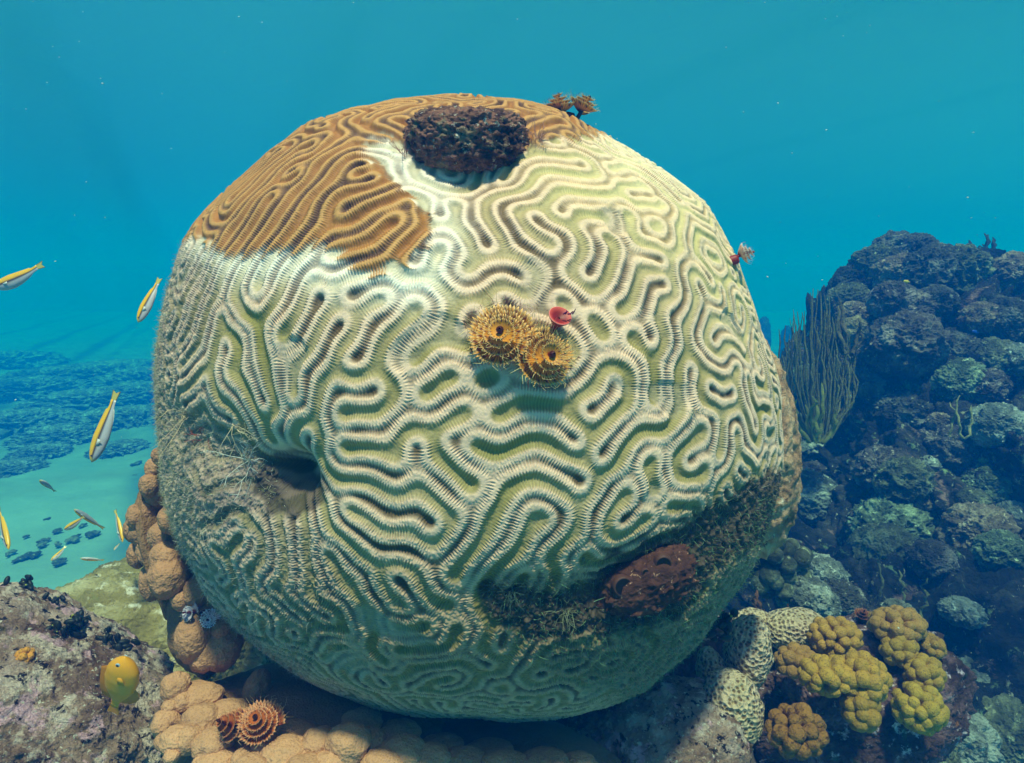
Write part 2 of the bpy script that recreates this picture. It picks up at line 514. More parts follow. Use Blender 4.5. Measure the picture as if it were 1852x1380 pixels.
def paint(polys, blur):
    """soft mask over the photograph's frame from polygons (pixels), sampled where the coral shows there"""
    w, h = 464, 346
    yy, xx = np.mgrid[0:h, 0:w]; xx = (xx + .5) * W / w; yy = (yy + .5) * H / h
    m = np.zeros((h, w))
    for pl in polys:
        pl = np.array(pl, float); c = np.zeros((h, w), bool)
        for (xa, ya), (xb, yb) in zip(pl, np.roll(pl, -1, 0)):
            hit = ((ya > yy) != (yb > yy)) & (xx < (xb - xa) * (yy - ya) / (yb - ya + 1e-9) + xa)
            c ^= hit
        m = np.maximum(m, c)
    s = blur * w / W
    if s > .2:
        r = int(3 * s) + 1; k = np.exp(-.5 * (np.arange(-r, r + 1) / s) ** 2); k /= k.sum()
        m = np.apply_along_axis(lambda a: np.convolve(np.pad(a, r, 'edge'), k, 'valid'), 0, m)
        m = np.apply_along_axis(lambda a: np.convolve(np.pad(a, r, 'edge'), k, 'valid'), 1, m)
    return m
def sample(m, px, py):
    h, w = m.shape
    x = np.clip(px * w / W - .5, 0, w - 1.001); y = np.clip(py * h / H - .5, 0, h - 1.001)
    i = x.astype(int); j = y.astype(int); fx = x - i; fy = y - j
    return (m[j, i] * (1 - fx) + m[j, i + 1] * fx) * (1 - fy) + (m[j + 1, i] * (1 - fx) + m[j + 1, i + 1] * fx) * fy

M_brown = paint([[(250,0),(250,430),(360,432),(395,455),(430,470),(470,470),(505,455),(540,468),(562,450),(600,455),(622,470),(640,498),(690,500),(722,480),(740,490),(765,462),(785,432),(782,405),(760,380),(722,350),(715,332),(690,318),(662,300),(650,275),(670,262),(730,262),(800,275),(935,282),(1000,262),(1060,252),(1150,238),(1500,180),(1500,0)]], 10)
M_white = paint([[(650,262),(740,250),(740,310),(800,320),(830,400),(830,470),(790,540),(720,560),(690,510),(760,480),(800,420),(770,370),(690,320)],[(330,425),(700,470),(720,540),(560,510),(330,500)],[(1090,232),(1250,300),(1300,370),(1100,330)]], 26)
M_peach = paint([[(960,270),(1140,236),(1310,360),(1385,600),(1330,640),(1230,480),(1060,400),(900,330)]], 45)
M_gray = paint([[(250,430),(370,440),(420,520),(370,620),(330,700),(480,800),(520,870),(560,960),(640,1010),(560,1240),(260,1240)]], 40)
M_turf = paint([[(250,470),(335,450),(318,560),(306,660),(316,720),(420,780),(510,850),(515,905),(400,940),(350,1010),(400,1090),(540,1215),(640,1280),(240,1280)]], 22)
M_green = paint([[(560,1040),(900,1030),(1330,940),(1400,1080),(1180,1330),(640,1300),(460,1150)]], 70)
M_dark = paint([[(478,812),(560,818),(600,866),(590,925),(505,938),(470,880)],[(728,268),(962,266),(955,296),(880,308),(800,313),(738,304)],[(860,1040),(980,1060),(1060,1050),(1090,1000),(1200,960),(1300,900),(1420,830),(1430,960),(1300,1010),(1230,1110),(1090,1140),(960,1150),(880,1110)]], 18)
M_algae = paint([[(860,1020),(1060,1030),(1200,940),(1420,800),(1430,1000),(1320,1130),(1200,1290),(980,1200),(880,1130)]], 35)

def coral_verts(X, Y):
    fx = (X / SPAN + .5) * NB - .5; fy = (Y / SPAN + .5) * NB - .5
    i = np.floor(fx).astype(int); j = np.floor(fy).astype(int); a = fx - i; b_ = fy - j
    def g(A):
        i0, i1, j0, j1 = i % NB, (i + 1) % NB, j % NB, (j + 1) % NB
        return (A[j0, i0] * (1 - a) + A[j0, i1] * a) * (1 - b_) + (A[j1, i0] * (1 - a) + A[j1, i1] * a) * b_
    t, s = g(Tn), g(Vs)
    n, th, k = coral_shape(X, Y)
    px, py, _ = project(CC + n * k[:, None])
    nz = noise3(n * 22, 50); nz2 = noise3(n * 60, 51); nz3 = noise3(n * 5, 52); nz4 = noise3(n * 130, 53)
    wx, wy = px + 12 * nz + 6 * nz2, py + 12 * noise3(n * 22, 57) + 6 * nz2
    br = sstep(.30, .70, sample(M_brown, wx, wy + 24 * np.abs(t) - 10) + .22 * s); wh = sample(M_white, wx, wy); pe = sample(M_peach, wx, wy)
    gr = sstep(.15, .75, sample(M_gray, wx, wy) + .18 * nz3); tu = sstep(.3, .75, sample(M_turf, wx, wy) + .22 * nz3 + .15 * nz)
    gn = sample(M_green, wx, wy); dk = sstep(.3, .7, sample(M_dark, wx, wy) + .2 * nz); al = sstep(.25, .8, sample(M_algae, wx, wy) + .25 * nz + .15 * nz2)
    # relief
    t = t + .16 + .20 * nz3
    at_ = np.abs(t)
    hh = np.where(t > 0, 1 - .50 * at_ ** 2.5, 1 - 1.0 * at_ ** 3.0)
    scar = sstep(.42, .62, noise3(n * 7.5, 59)) * (1 - br) * sstep(.0, .3, wh * -1 + .3)
    flat = (1 - .35 * pe - .55 * scar) * (1 - .18 * tu - .15 * dk - .12 * al) * (1 + .30 * br)
    comb = s * (.008 + .095 * sstep(.10, .38, at_) * sstep(.95, .5, at_)) * (1 - .6 * tu) * (1 - .5 * al)
    rough = nz4 * (.05 + .12 * tu + .18 * al + .12 * gr + .16 * gn) + nz2 * (.10 * tu + .22 * dk + .10 * al)
    k2 = k + CR * .0185 * (hh * flat * (1 + .35 * noise3(n * 9, 58)) + comb + rough)
    v = CC + n * k2[:, None]
    # colour of tissue, growth and hollows, with some groove shade painted in
    def mixa(A, B, w): return A + (B - A) * w[:, None]
    O = np.ones((len(X), 3))
    crest = O * srgb(232, 194, 168); valley = O * srgb(132, 122, 54); groove = O * srgb(100, 78, 50)  # groove: brown tissue darkened further, part of its shade put in here
    crest = mixa(crest, O * srgb(252, 240, 228), wh); valley = mixa(valley, O * srgb(240, 226, 208), np.clip(wh * 1.1, 0, 1) * .8); groove = mixa(groove, O * srgb(205, 190, 180), wh * .8)
    crest = mixa(crest, O * srgb(242, 206, 170), pe); valley = mixa(valley, O * srgb(222, 204, 140), pe * .75); groove = mixa(groove, O * srgb(196, 164, 118), pe * .8)
    crest = mixa(crest, O * srgb(188, 158, 140), gr * .8); valley = mixa(valley, O * srgb(132, 116, 86), gr * .7); groove = mixa(groove, O * srgb(112, 96, 80), gr * .8)
    crest = mixa(crest, O * srgb(166, 128, 94), gn * .85); valley = mixa(valley, O * srgb(116, 98, 46), gn * .75); groove = mixa(groove, O * srgb(84, 62, 38), gn * .8)
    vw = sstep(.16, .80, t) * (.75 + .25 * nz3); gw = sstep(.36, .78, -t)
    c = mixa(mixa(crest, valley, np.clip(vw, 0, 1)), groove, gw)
    bc = mixa(mixa(O * srgb(202, 146, 86), O * srgb(168, 110, 54), sstep(.2, .8, t)), O * srgb(98, 64, 46), sstep(.2, .7, -t))  # grooves darkened here too, so the ridges look deeper
    c = mixa(c, bc * (1 + .08 * nz3)[:, None], br)
    c = c * (1 + (.14 - .05 * br + .10 * gn) * (.35 + .9 * sstep(.05, .35, at_)) * s * (1 - gw * .5))[:, None]  # septa paler than their gaps; stronger low down, standing in for relief shading
    tcol = mixa(O * srgb(160, 138, 122), O * srgb(112, 92, 98), sstep(-.1, .5, nz3 + .6 * nz))
    c = mixa(c, tcol, tu * .5)
    acol = mixa(O * srgb(64, 66, 40), O * srgb(104, 94, 66), sstep(-.3, .5, nz + nz2))
    c = c * (1 + .22 * (gn + gr) * nz2 * 1.2)[:, None]
    c = mixa(c, O * srgb(176, 158, 138), scar * .45)
    c = mixa(c, acol, al * .45)
    c = mixa(c, O * srgb(34, 30, 28), dk * .8)  # near-black over the pit, the crevice and the sponge's foot
    fuzz = tu + al * .6 + gr * .45 + gn * .32
    return v, np.clip(c, .004, .95), n, fuzz, (px, py)

m_coral, nt, b = new_mat("brain_coral_tissue")
a = nt.nodes.new("ShaderNodeVertexColor"); a.layer_name = "tint"
c = a.outputs[0]
c = mixc(nt, 1.0, c, ramp(nt, noise_tex(nt, 60, 6, .7), [(.3, (.86, .86, .86)), (.7, (1.1, 1.1, 1.1))]), 'MULTIPLY')
sp = ramp(nt, noise_tex(nt, 330, 2, .5), [(.70, (0, 0, 0)), (.75, (1, 1, 1))])
rg = ramp(nt, noise_tex(nt, 7, 2, .5), [(.42, (0, 0, 0)), (.62, (.75, .75, .75))])
c = mixc(nt, mixc(nt, 1.0, sp, rg, 'MULTIPLY'), c, (.10, .07, .045))
nt.links.new(c, b.inputs["Base Color"])
b.inputs["Roughness"].default_value = .62
b.inputs["Specular IOR Level"].default_value = .25
bump(nt, b, [(noise_tex(nt, 420, 3, .6), .35, .0012)])

RC = 1.38                                              # the finely meshed cap ends here, a coarser collar carries on round the back
xs = (np.arange(NB) + .5) / NB * SPAN - SPAN / 2
XX, YY = np.meshgrid(xs, xs)
inside = (XX ** 2 + YY ** 2) < RC * RC
ids = -np.ones((NB, NB), np.int32); ids[inside] = np.arange(inside.sum())
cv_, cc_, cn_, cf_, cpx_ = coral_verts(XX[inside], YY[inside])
q = np.stack([ids[:-1, :-1].ravel(), ids[:-1, 1:].ravel(), ids[1:, 1:].ravel(), ids[1:, :-1].ravel()], 1)
q = q[(q >= 0).all(1)]
na, nr = 1800, 300
rr = np.concatenate([[RC - .012], np.geomspace(RC - .004, 6.0, nr - 1)])
A, RR = np.meshgrid(np.arange(na) / na * 2 * np.pi, rr)
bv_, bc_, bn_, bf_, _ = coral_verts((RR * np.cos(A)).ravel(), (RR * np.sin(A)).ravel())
bv_[:na] -= bn_[:na] * .004
ib = np.arange(na * nr).reshape(nr, na); ib2 = np.roll(ib, -1, 1)
qb = np.stack([ib[:-1].ravel(), ib2[:-1].ravel(), ib2[1:].ravel(), ib[1:].ravel()], 1)[:, ::-1] + len(cv_)
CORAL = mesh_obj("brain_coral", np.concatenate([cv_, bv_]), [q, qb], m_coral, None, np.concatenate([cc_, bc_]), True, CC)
tag(CORAL, "huge round brain coral with winding ridges, brown on top and bleached pale below", "coral")

# ------------------------------------------------------------------ what grows on the brain coral
rng = np.random.RandomState(77)
from mathutils.bvhtree import BVHTree

def bvh_of(v, f): return BVHTree.FromPolygons([tuple(x) for x in v], [tuple(x) for x in f])
def cast(px, py, trees, fall=None):
    d = unit(at(px, py, 1) - EYE); best = None
    for t in trees:
        h = t.ray_cast(Vector(EYE), Vector(d))
        if h[0] is not None and (best is None or h[3] < best[2]): best = (np.array(h[0]), np.array(h[1]), h[3])
    if best is None: return (at(px, py, fall), -d, fall) if fall else None
    return best

def blob(center, axes, seed=0, amp=.12, freq=2.0, level=5, octv=4, ridged=False, power=1.0, fine=0.0):
    """an ellipsoid (axes = three world vectors) roughened radially"""
    d, f = ico(level)
    p = d if power == 1.0 else d / (np.abs(d) ** (2 * power)).sum(1)[:, None] ** (1 / (2 * power))
    L = np.linalg.norm(axes, axis=1); Lm = L.mean()
    k = 1 + amp * fbm(p * L / Lm * freq + seed * 3.7, octv, seed, .55, ridged)
    if fine: k = k + fine * fbm(p * L / Lm * freq * 7 + seed, 3, seed + 9, .6)
    return center + (p * k[:, None]) @ axes, f

def cam_axes(rx, ry, rz, rot=0.0):
    """axes along picture-right, picture-up (turned by rot degrees) and depth, in metres"""
    a = R_(rot); x = RIGHT * math.cos(a) + UP * math.sin(a); y = -RIGHT * math.sin(a) + UP * math.cos(a)
    return np.stack([x * rx, y * ry, FWD * rz])

# dark drum sponge in the dimple on top
m_dark = rock_mat("dark_sponge", [(.30, srgb(34, 25, 25)), (.46, srgb(88, 60, 52)), (.58, srgb(168, 118, 98))], 26, 3.0,
                  ((48, .57, .63, srgb(150, 128, 104)), (120, .60, .66, srgb(225, 215, 205))), ((60, .8, .02), (190, .7, .006)))
pt, nn = coral_point(845, 266)
dep = (pt - EYE) @ FWD; pxm = dep / F
axis = unit(nn * .55 + np.array([0, 0, 1.0]) * .8)
fr = frame(axis, FWD)
d, f = ico(6)
p = d / (np.abs(d[:, :2] ** 2).sum(1) ** 2 + np.abs(d[:, 2]) ** 4)[:, None] ** .19
pq = p * np.array([1, 1, .62])
k = 1 + .09 * fbm(pq * 1.8, 3, 61) + .16 * np.maximum(fbm(pq * 6.5, 2, 62), -.1) + .07 * fbm(pq * 15, 2, 63)
local = p * k[:, None] * np.array([105, 105, 52]) * pxm
base = pt + axis * 13 * pxm
v = base + local @ fr
SPONGE = tag(mesh_obj("sponge", v, f, m_dark, None, None, True, pt), "dark drum-shaped sponge with a knobbly reddish rim in the dimple on top of the coral", "sponge")

def strands(soup, pts, nrm, length, rad, cols, bend=.5, segs=3, sides=3):
    """many thin tapering filaments at once"""
    n = len(pts); pts = np.asarray(pts); t = np.linspace(0, 1, segs + 1)
    side = rng.randn(n, 3); side -= nrm * (side * nrm).sum(1)[:, None]; side /= np.linalg.norm(side, axis=1)[:, None] + 1e-9
    d0 = nrm + .55 * rng.randn(n, 3); d0 /= np.linalg.norm(d0, axis=1)[:, None]
    length = np.broadcast_to(length, (n,)); rad = np.broadcast_to(rad, (n,))
    path = pts[:, None] + (t[None, :, None] * d0[:, None] + bend * (t ** 2)[None, :, None] * side[:, None]) * length[:, None, None]
    e2 = np.cross(d0, side); e2 /= np.linalg.norm(e2, axis=1)[:, None] + 1e-9; e1 = np.cross(e2, d0)
    ang = np.arange(sides) * 2 * np.pi / sides
    ring = np.cos(ang)[None, :, None] * e1[:, None] + np.sin(ang)[None, :, None] * e2[:, None]
    vv = path[:, :, None] + ring[:, None] * (rad[:, None] * (1 - .8 * t)[None])[:, :, None, None]
    vv = vv.reshape(-1, 3)
    a = np.arange(n)[:, None, None] * (segs + 1) * sides + np.arange(segs)[None, :, None] * sides + np.arange(sides)[None, None, :]
    b_ = a - np.arange(sides)[None, None, :] + (np.arange(sides)[None, None, :] + 1) % sides
    q = np.stack([a, b_, b_ + sides, a + sides], -1).reshape(-1, 4)
    soup.add(vv, q, np.repeat(cols, (segs + 1) * sides, 0))

m_fuzz = tint_mat("algae_filament", .7, .2)
allv = np.concatenate([cv_, bv_]); alln = np.concatenate([cn_, bn_]); allf = np.concatenate([cf_, bf_])
w_all = np.concatenate([np.clip(cf_ - .3, 0, 1.2), np.clip(bf_ - .25, 0, 1.6) * 1.6 * np.repeat(rr < 2.2, na)])
wp = np.cumsum(w_all); NF = 20000
pick = np.searchsorted(wp, rng.rand(NF) * wp[-1])
pv_ = allv[pick]; pn_ = alln[pick]
ppx, ppy, _ = project(pv_)
gc = np.where(rng.rand(NF, 1) < .5, srgb(176, 168, 152), srgb(150, 150, 116)) * (.6 + .8 * rng.rand(NF, 1))
low = (ppy > 900) & (ppx > 700)
gc[low] = (srgb(120, 150, 112) * (.5 + .9 * rng.rand(NF, 1)))[low]
sp_ = Soup()
strands(sp_, pv_ - pn_ * .001, pn_, .003 + .0075 * rng.rand(NF) ** 3, .0003 + .00022 * rng.rand(NF), gc, .6)
tag(sp_.build("turf_algae", m_fuzz, None, CC), "short fuzzy algae filaments over the dull patches of the brain coral", "algae", None, 'stuff')

def tuft(px, py, n, length, colr, label, spread=.9, lift=(0, 0, .3), rad=.0004, name="algae_tuft", where=None):
    """a wispy branching tuft of algae"""
    if where is None: P, nrm = coral_point(px, py, .004)
    else: P, nrm = where
    e = empty(name, P, label, "algae")
    ax_ = unit(nrm + np.array(lift)); sp_ = Soup()
    for i in range(n):
        dd = unit(ax_ + spread * rng.randn(3) * .6); L = length * (.5 + .7 * rng.rand()); q = [P + rng.randn(3) * .002]
        for s in range(6):
            dd = unit(dd + .28 * rng.randn(3)); q.append(q[-1] + dd * L / 6)
        v, f = tube(q, rad * np.linspace(1.2, .4, 7), 4); cc = np.array(colr) * (.7 + .6 * rng.rand())
        sp_.add(v, f, cc)
        for s in (2, 3, 4, 5):
            d2 = unit(dd + .9 * rng.randn(3)); q2 = [q[s], q[s] + d2 * L * .14, q[s] + d2 * L * .24 + rng.randn(3) * L * .03]
            v, f = tube(q2, rad * np.array([.7, .5, .25]), 3); sp_.add(v, f, cc)
    sp_.build("filament", m_fuzz, e)
    return e
tuft(462, 832, 16, .05, srgb(196, 196, 190), "white lacy algae tuft over the pit on the left of the coral", 1.1, (.2, 0, .3))
tuft(345, 745, 7, .06, srgb(206, 176, 140), "cream stringy algae on the left flank of the coral above the pit", .9, (.8, 0, -.3))
tuft(425, 765, 7, .055, srgb(200, 180, 150), "straw-coloured algae strand hanging above the white lacy tuft", .7, (.9, 0, -.5))
tuft(372, 790, 7, .03, srgb(150, 74, 66), "rusty red algae wisps on the coral's left flank", .9, (.7, 0, 0))
tuft(966, 268, 16, .035, srgb(176, 128, 118), "pinkish feathery algae at the right foot of the dark drum sponge", .9, (0, 0, .8))
tuft(733, 292, 9, .035, srgb(160, 106, 96), "reddish thin algae at the left foot of the dark drum sponge", .8, (-.2, 0, .8))
tuft(925, 1062, 20, .03, srgb(70, 92, 84), "bluish green algae clump in the dark hollow low on the coral", 1.1, (0, 0, .2))
tuft(1020, 1100, 22, .026, srgb(126, 128, 100), "grey-green algae mat just below the brown two-holed sponge", 1.3, (0, 0, 0))
tuft(1245, 745, 5, .04, srgb(190, 184, 160), "single pale filament algae on the coral's right side", .6, (-.3, 0, -.4))

# the dead lobe that shows past the right edge
m_dead = rock_mat("dead_coral", [(.3, srgb(112, 86, 66)), (.5, srgb(170, 132, 104)), (.7, srgb(214, 182, 150))], 12, 1.0, ((60, .6, .68, srgb(220, 200, 180)), (34, .6, .68, srgb(84, 60, 44))), ((24, .8, .02), (90, .6, .006)))
c0 = at(1318, 790, 1.10)
v, f = blob(c0, cam_axes(.088, .185, .14, 7), 5, .10, 3.2, 6, 4, True, 1.1, .02)
mesh_obj("dead_lobe", v, f, m_dead, CORAL)["_l"] = 1
CORAL.children[0]["label"] = "crusty brown dead lobe at the coral's right edge"
del CORAL.children[0]["_l"]

# brown sponge, its holes near-black discs painted for the shade inside
m_brs = rock_mat("brown_sponge", [(.3, srgb(46, 28, 25)), (.55, srgb(84, 52, 44)), (.75, srgb(136, 92, 76))], 22, 2.0, ((120, .62, .70, srgb(196, 150, 124)),), ((120, .7, .006), (300, .4, .002)))
pt, nn = coral_point(1160, 1042); dep = (pt - EYE) @ FWD; pxm = dep / F
e = empty("sponge", pt, "brown spiky sponge with round holes painted dark low on the coral's right side", "sponge")
d, f = ico(6)
axs = cam_axes(92 * pxm, 56 * pxm, 60 * pxm, 24)
cs = pt + nn * .006
k = 1 + .10 * fbm(d * 1.6, 2, 71)
t0 = bvh_of(cs + (d * k[:, None]) @ axs, f)
OSC = [(x, y, r, cast(x, y, [t0], dep - .05)) for x, y, r in ((1128, 1062, 16), (1200, 1020, 13), (1168, 1036, 6))]
near = sum(np.exp(-((np.linalg.norm(cs + d @ axs - h[0], axis=1) / (r * 1.7 * pxm)) ** 2)) for x, y, r, h in OSC)
k = k + .24 * np.maximum(fbm(d * 6.5, 1, 72), 0) ** 1.3 * np.clip(1 - 1.2 * near, 0, 1) + .02 * fbm(d * 14, 2, 73) + .10 * np.clip(near, 0, 1)
sv = cs + (d * k[:, None]) @ axs
mesh_obj("body", sv, f, m_brs, e)
bt = bvh_of(sv, f)
def lathe(profile, center, axis, n=28, hint=(0, 0, 1)):
    """profile rows (radius, height along axis)"""
    fr = frame(axis, hint); pr = np.asarray(profile, float); m_ = len(pr)
    a = np.arange(n) * 2 * np.pi / n
    v = (np.cos(a)[None, :, None] * fr[0] + np.sin(a)[None, :, None] * fr[1]) * pr[:, 0][:, None, None] + fr[2] * pr[:, 1][:, None, None] + center
    i = np.arange(m_ * n).reshape(m_, n); j = np.roll(i, -1, 1)
    return v.reshape(-1, 3), np.stack([i[:-1].ravel(), j[:-1].ravel(), j[1:].ravel(), i[1:].ravel()], 1)
m_tint = tint_mat("soft_tissue", .6, .3, None, ((160, .4, .003),), .12, 60)
for qx, qy, r, h in OSC:
    h = cast(qx, qy, [bt], dep - .05); n_ = unit(h[1] * .25 - FWD * .9); r = r * pxm
    v, f = lathe([(1.2 * r, -.8 * r), (1.14 * r, -.15 * r), (1.05 * r, .04 * r), (.96 * r, .07 * r), (.88 * r, .04 * r), (.80 * r, .03 * r), (.4 * r, .02 * r), (.001, .01 * r)], h[0], n_)
    col = np.where((np.arange(8) < 4)[:, None], srgb(80, 50, 42), srgb(8, 6, 6)).repeat(28, 0)  # disc inside the rim painted near-black, as a shaded hole
    mesh_obj("osculum", v, f, m_tint, e, col)

# ------------------------------------------------------------------ Christmas tree worms
def crown(px, py, where, nrm, R0, Hc, turns, per, pal, parent, seed=0):
    """spiral crown of feathery arms round a stalk; pal = base, mid, ring, tip colours"""
    r_ = np.random.RandomState(seed); fr = frame(nrm, UP); s_ = Soup()
    n = int(turns * per); tt = np.linspace(0, 1, 7); top = []; bot = []; cc = []
    for i in range(2 * n):                               # a spiral ribbon of arms lying side by side
        u = i / (2 * n); ph = i / (2 * per) * 2 * np.pi; arm = i % 2 == 0
        rho = R0 * (1 - .78 * u ** .85) * (1 + .03 * r_.randn()) * (1.0 if arm else .90)
        o = fr[0] * math.cos(ph) + fr[1] * math.sin(ph)
        rad = rho * (.07 + .93 * tt); hh = Hc * u + rho * (.10 * tt + .34 * tt ** 2.2) + (0 if arm else -.02 * rho)
        mid = where + o[None] * rad[:, None] + nrm[None] * hh[:, None]
        top.append(mid); bot.append(mid - nrm * R0 * .018)
        k = 1.08 if arm else .5
        dot = pal[2] if (i // 2) % 3 == 0 else pal[1]
        cc.append(np.stack([pal[0] * .5, pal[0], pal[1] * .75, pal[1] * .95, pal[1], dot * .9, pal[1] * .5 + pal[3] * .5]) * k)
        if i % 2 == 0:                                   # fringe of fine hairs on the rim
            p0 = mid[-1]; q = [p0, p0 + (o * .5 + nrm * .6 + .3 * r_.randn(3)) * rho * .11, p0 + (o * .6 + nrm + .5 * r_.randn(3)) * rho * .21]
            v, f = tube(q, np.array([.007, .007, .004]) * R0, 3); s_.add(v, f, pal[3] if i % 6 else pal[2])
    m_ = 2 * n; g = np.arange(m_ * 7).reshape(m_, 7)
    qa = np.stack([g[:-1, :-1].ravel(), g[1:, :-1].ravel(), g[1:, 1:].ravel(), g[:-1, 1:].ravel()], 1)
    rim = np.stack([g[:-1, -1], g[1:, -1], g[1:, -1] + m_ * 7, g[:-1, -1] + m_ * 7], 1)
    s_.add(np.concatenate(top + bot), np.concatenate([qa, qa[:, ::-1] + m_ * 7, rim]), np.concatenate(cc + cc))
    c_ = s_.build("crown", m_worm, parent)
    v, f = lathe([(.13 * R0, -.6 * R0), (.11 * R0, 0), (.09 * R0, Hc * .5), (.06 * R0, Hc * .95), (.10 * R0, Hc * 1.04), (.05 * R0, Hc * 1.12), (.001, Hc * 1.13)], where, nrm, 10)
    st = mesh_obj("stalk", v, f, m_worm, None, np.broadcast_to(pal[2] * .35, (len(v), 3)))
    st.parent = c_
    st.location = -Vector(np.array(parent.location))
    return c_
m_worm = tint_mat("worm_tissue", .5, .35)
PY = (srgb(170, 50, 20), srgb(244, 160, 48), srgb(120, 30, 24), srgb(246, 214, 150))
PO = (srgb(120, 30, 14), srgb(206, 104, 36), srgb(110, 34, 20), srgb(226, 176, 136))
PW = (srgb(110, 60, 80), srgb(222, 206, 222), srgb(130, 60, 100), srgb(246, 240, 246))
PR = (srgb(170, 40, 30), srgb(236, 206, 190), srgb(220, 86, 60), srgb(246, 226, 214))
PB = (srgb(50, 16, 12), srgb(140, 74, 44), srgb(70, 24, 18), srgb(190, 130, 90))

P, nn = coral_point(935, 650)
pxm = ((P - EYE) @ FWD) / F
e = empty("tube_worm", P, "yellow christmas tree worm with two spiral crowns in the middle of the coral", "worm")
A1, n1 = coral_point(908, 622, .006); A2, n2 = coral_point(970, 656, .008)
crown(0, 0, A1, unit(n1 + RIGHT * -.18 + UP * .12), 68 * pxm, 64 * pxm, 4.0, 52, PY, e, 1)
crown(0, 0, A2, unit(n2 + RIGHT * .20 + UP * .06), 64 * pxm, 60 * pxm, 4.0, 52, PY, e, 2)
Ao, no = coral_point(999, 590, .020)
ao = unit(UP * .55 + RIGHT * .25 - FWD * .75)
r = 20 * pxm
v, f = lathe([(.25 * r, -1.6 * r), (.34 * r, -.6 * r), (.8 * r, .15 * r), (1.05 * r, .55 * r), (1.08 * r, .68 * r), (.98 * r, .70 * r), (.6 * r, .45 * r), (.001, .35 * r)], Ao, ao, 24)
cc = np.concatenate([np.repeat([srgb(120, 14, 14), srgb(140, 16, 14), srgb(150, 24, 20), srgb(170, 40, 34)], 24, 0), np.repeat([srgb(236, 140, 126), srgb(200, 70, 60), srgb(140, 24, 22), srgb(110, 14, 14)], 24, 0)])
op = mesh_obj("operculum", v, f, m_worm, e, cc)
op["label"] = "red trumpet-shaped lid of the worm"
s_ = Soup()
for k in range(5):
    a = Ao + ao * .9 * r + RIGHT * r * (.2 + .2 * k) ; dd = unit(ao + .5 * rng.randn(3))
    v, f = tube([a, a + dd * r * .4, a + dd * r * .6 + rng.randn(3) * r * .1], np.array([.08, .06, .03]) * r, 4); s_.add(v, f, srgb(110, 24, 80))
ob = s_.build("horn", m_worm, None); ob.parent = op; ob.location = -Vector(np.array(e.location))
At, nt_ = coral_point(918, 672, -.004)
v, f = lathe([(15 * pxm, -8 * pxm), (15 * pxm, 14 * pxm), (13 * pxm, 18 * pxm), (9 * pxm, 14 * pxm), (7 * pxm, -4 * pxm), (.0001, -6 * pxm)], At, unit(nt_ - UP * .2), 20)
mesh_obj("tube", v, f, m_worm, e, np.broadcast_to(srgb(92, 14, 22), (len(v), 3)))

def small_worm(P, nrm, offs, R0, Hc, pal, label, per=30, turns=3.2, seed=5):
    e = empty("tube_worm", P, label, "worm")
    for k, (ox, oy, tilt) in enumerate(offs):
        crown(0, 0, P + RIGHT * ox + UP * oy + nrm * R0 * .3, unit(nrm + RIGHT * tilt), R0, Hc, turns, per, pal, e, seed + k)
    v, f = lathe([(.4 * R0, -.8 * R0), (.4 * R0, .2 * R0), (.3 * R0, .35 * R0), (.2 * R0, .1 * R0), (.001, -.1 * R0)], P, nrm, 14)
    mesh_obj("tube", v, f, m_worm, e, np.broadcast_to(pal[0] * .6, (len(v), 3)))
    return e
P, nn = coral_point(1030, 226)
P = P + np.array([0, .03, .015])
small_worm(P, unit(nn + UP * .8), ((-.012, 0, -.3), (.016, 0, .4)), .026, .024, (srgb(110, 50, 20), srgb(222, 158, 50), srgb(60, 30, 20), srgb(240, 206, 120)), "small ochre christmas tree worm on the coral's top rim beside the brown ridges")
P, nn = coral_point(1312, 470)
P = P + RIGHT * .012
small_worm(P, unit(nn + RIGHT * 1.2 + UP * .2), ((0, .003, .2),), .017, .02, PR, "pale pink christmas tree worm sticking out of the coral's right edge")

# ------------------------------------------------------------------ the ledge and the rocks in front
m_ledge = rock_mat("ledge_rock", [(.3, srgb(46, 36, 34)), (.5, srgb(104, 84, 74)), (.7, srgb(160, 130, 116))], 7, 4.0, ((30, .6, .68, srgb(190, 150, 150)),), ((18, .8, .03), (80, .7, .008)))
v, f = blob(np.array([-.03, 1.22, .52]), np.array([[.60, 0, 0], [0, .50, 0], [0, 0, .74]]), 14, .16, 2.2, 6, 5, False, 1.3, .02)
tag(mesh_obj("reef_ledge", v, f, m_ledge), kind='structure')
T_ledge = bvh_of(v, f)

m_pink = rock_mat("pink_rock", [(.28, srgb(50, 34, 34)), (.42, srgb(112, 78, 66)), (.54, srgb(176, 140, 122)), (.68, srgb(222, 190, 180)), (.8, srgb(190, 150, 120))], 8.5, 7.0,
                  ((20, .53, .60, srgb(232, 204, 190)), (26, .57, .64, srgb(232, 180, 196)), (14, .60, .70, srgb(86, 72, 40)), (60, .57, .62, srgb(40, 28, 30)), (9, .64, .70, srgb(210, 132, 84)), (130, .60, .66, srgb(240, 226, 210))), ((16, 1.0, .05), (60, 1.0, .018), (190, .6, .004)))
a_px = 1.02 / F
v, f = blob(at(20, 1330, 1.02), cam_axes(330 * a_px, 205 * a_px, 250 * a_px, -33), 23, .16, 2.6, 7, 6, False, 1.15, .035)
tag(mesh_obj("rock", v, f, m_pink, None, None, True, at(20, 1330, 1.02)), "large pink and brown encrusted rock sloping across the bottom left corner", "rock")
T_a = bvh_of(v, f)
m_olive = rock_mat("olive_rock", [(.3, srgb(96, 84, 48)), (.5, srgb(150, 132, 82)), (.7, srgb(206, 190, 156))], 7, 9.0,
                   ((22, .58, .66, srgb(222, 208, 190)), (12, .58, .68, srgb(118, 126, 76)), (70, .62, .68, srgb(70, 54, 40))), ((14, .8, .03), (70, .7, .008)))
b_px = 1.5 / F
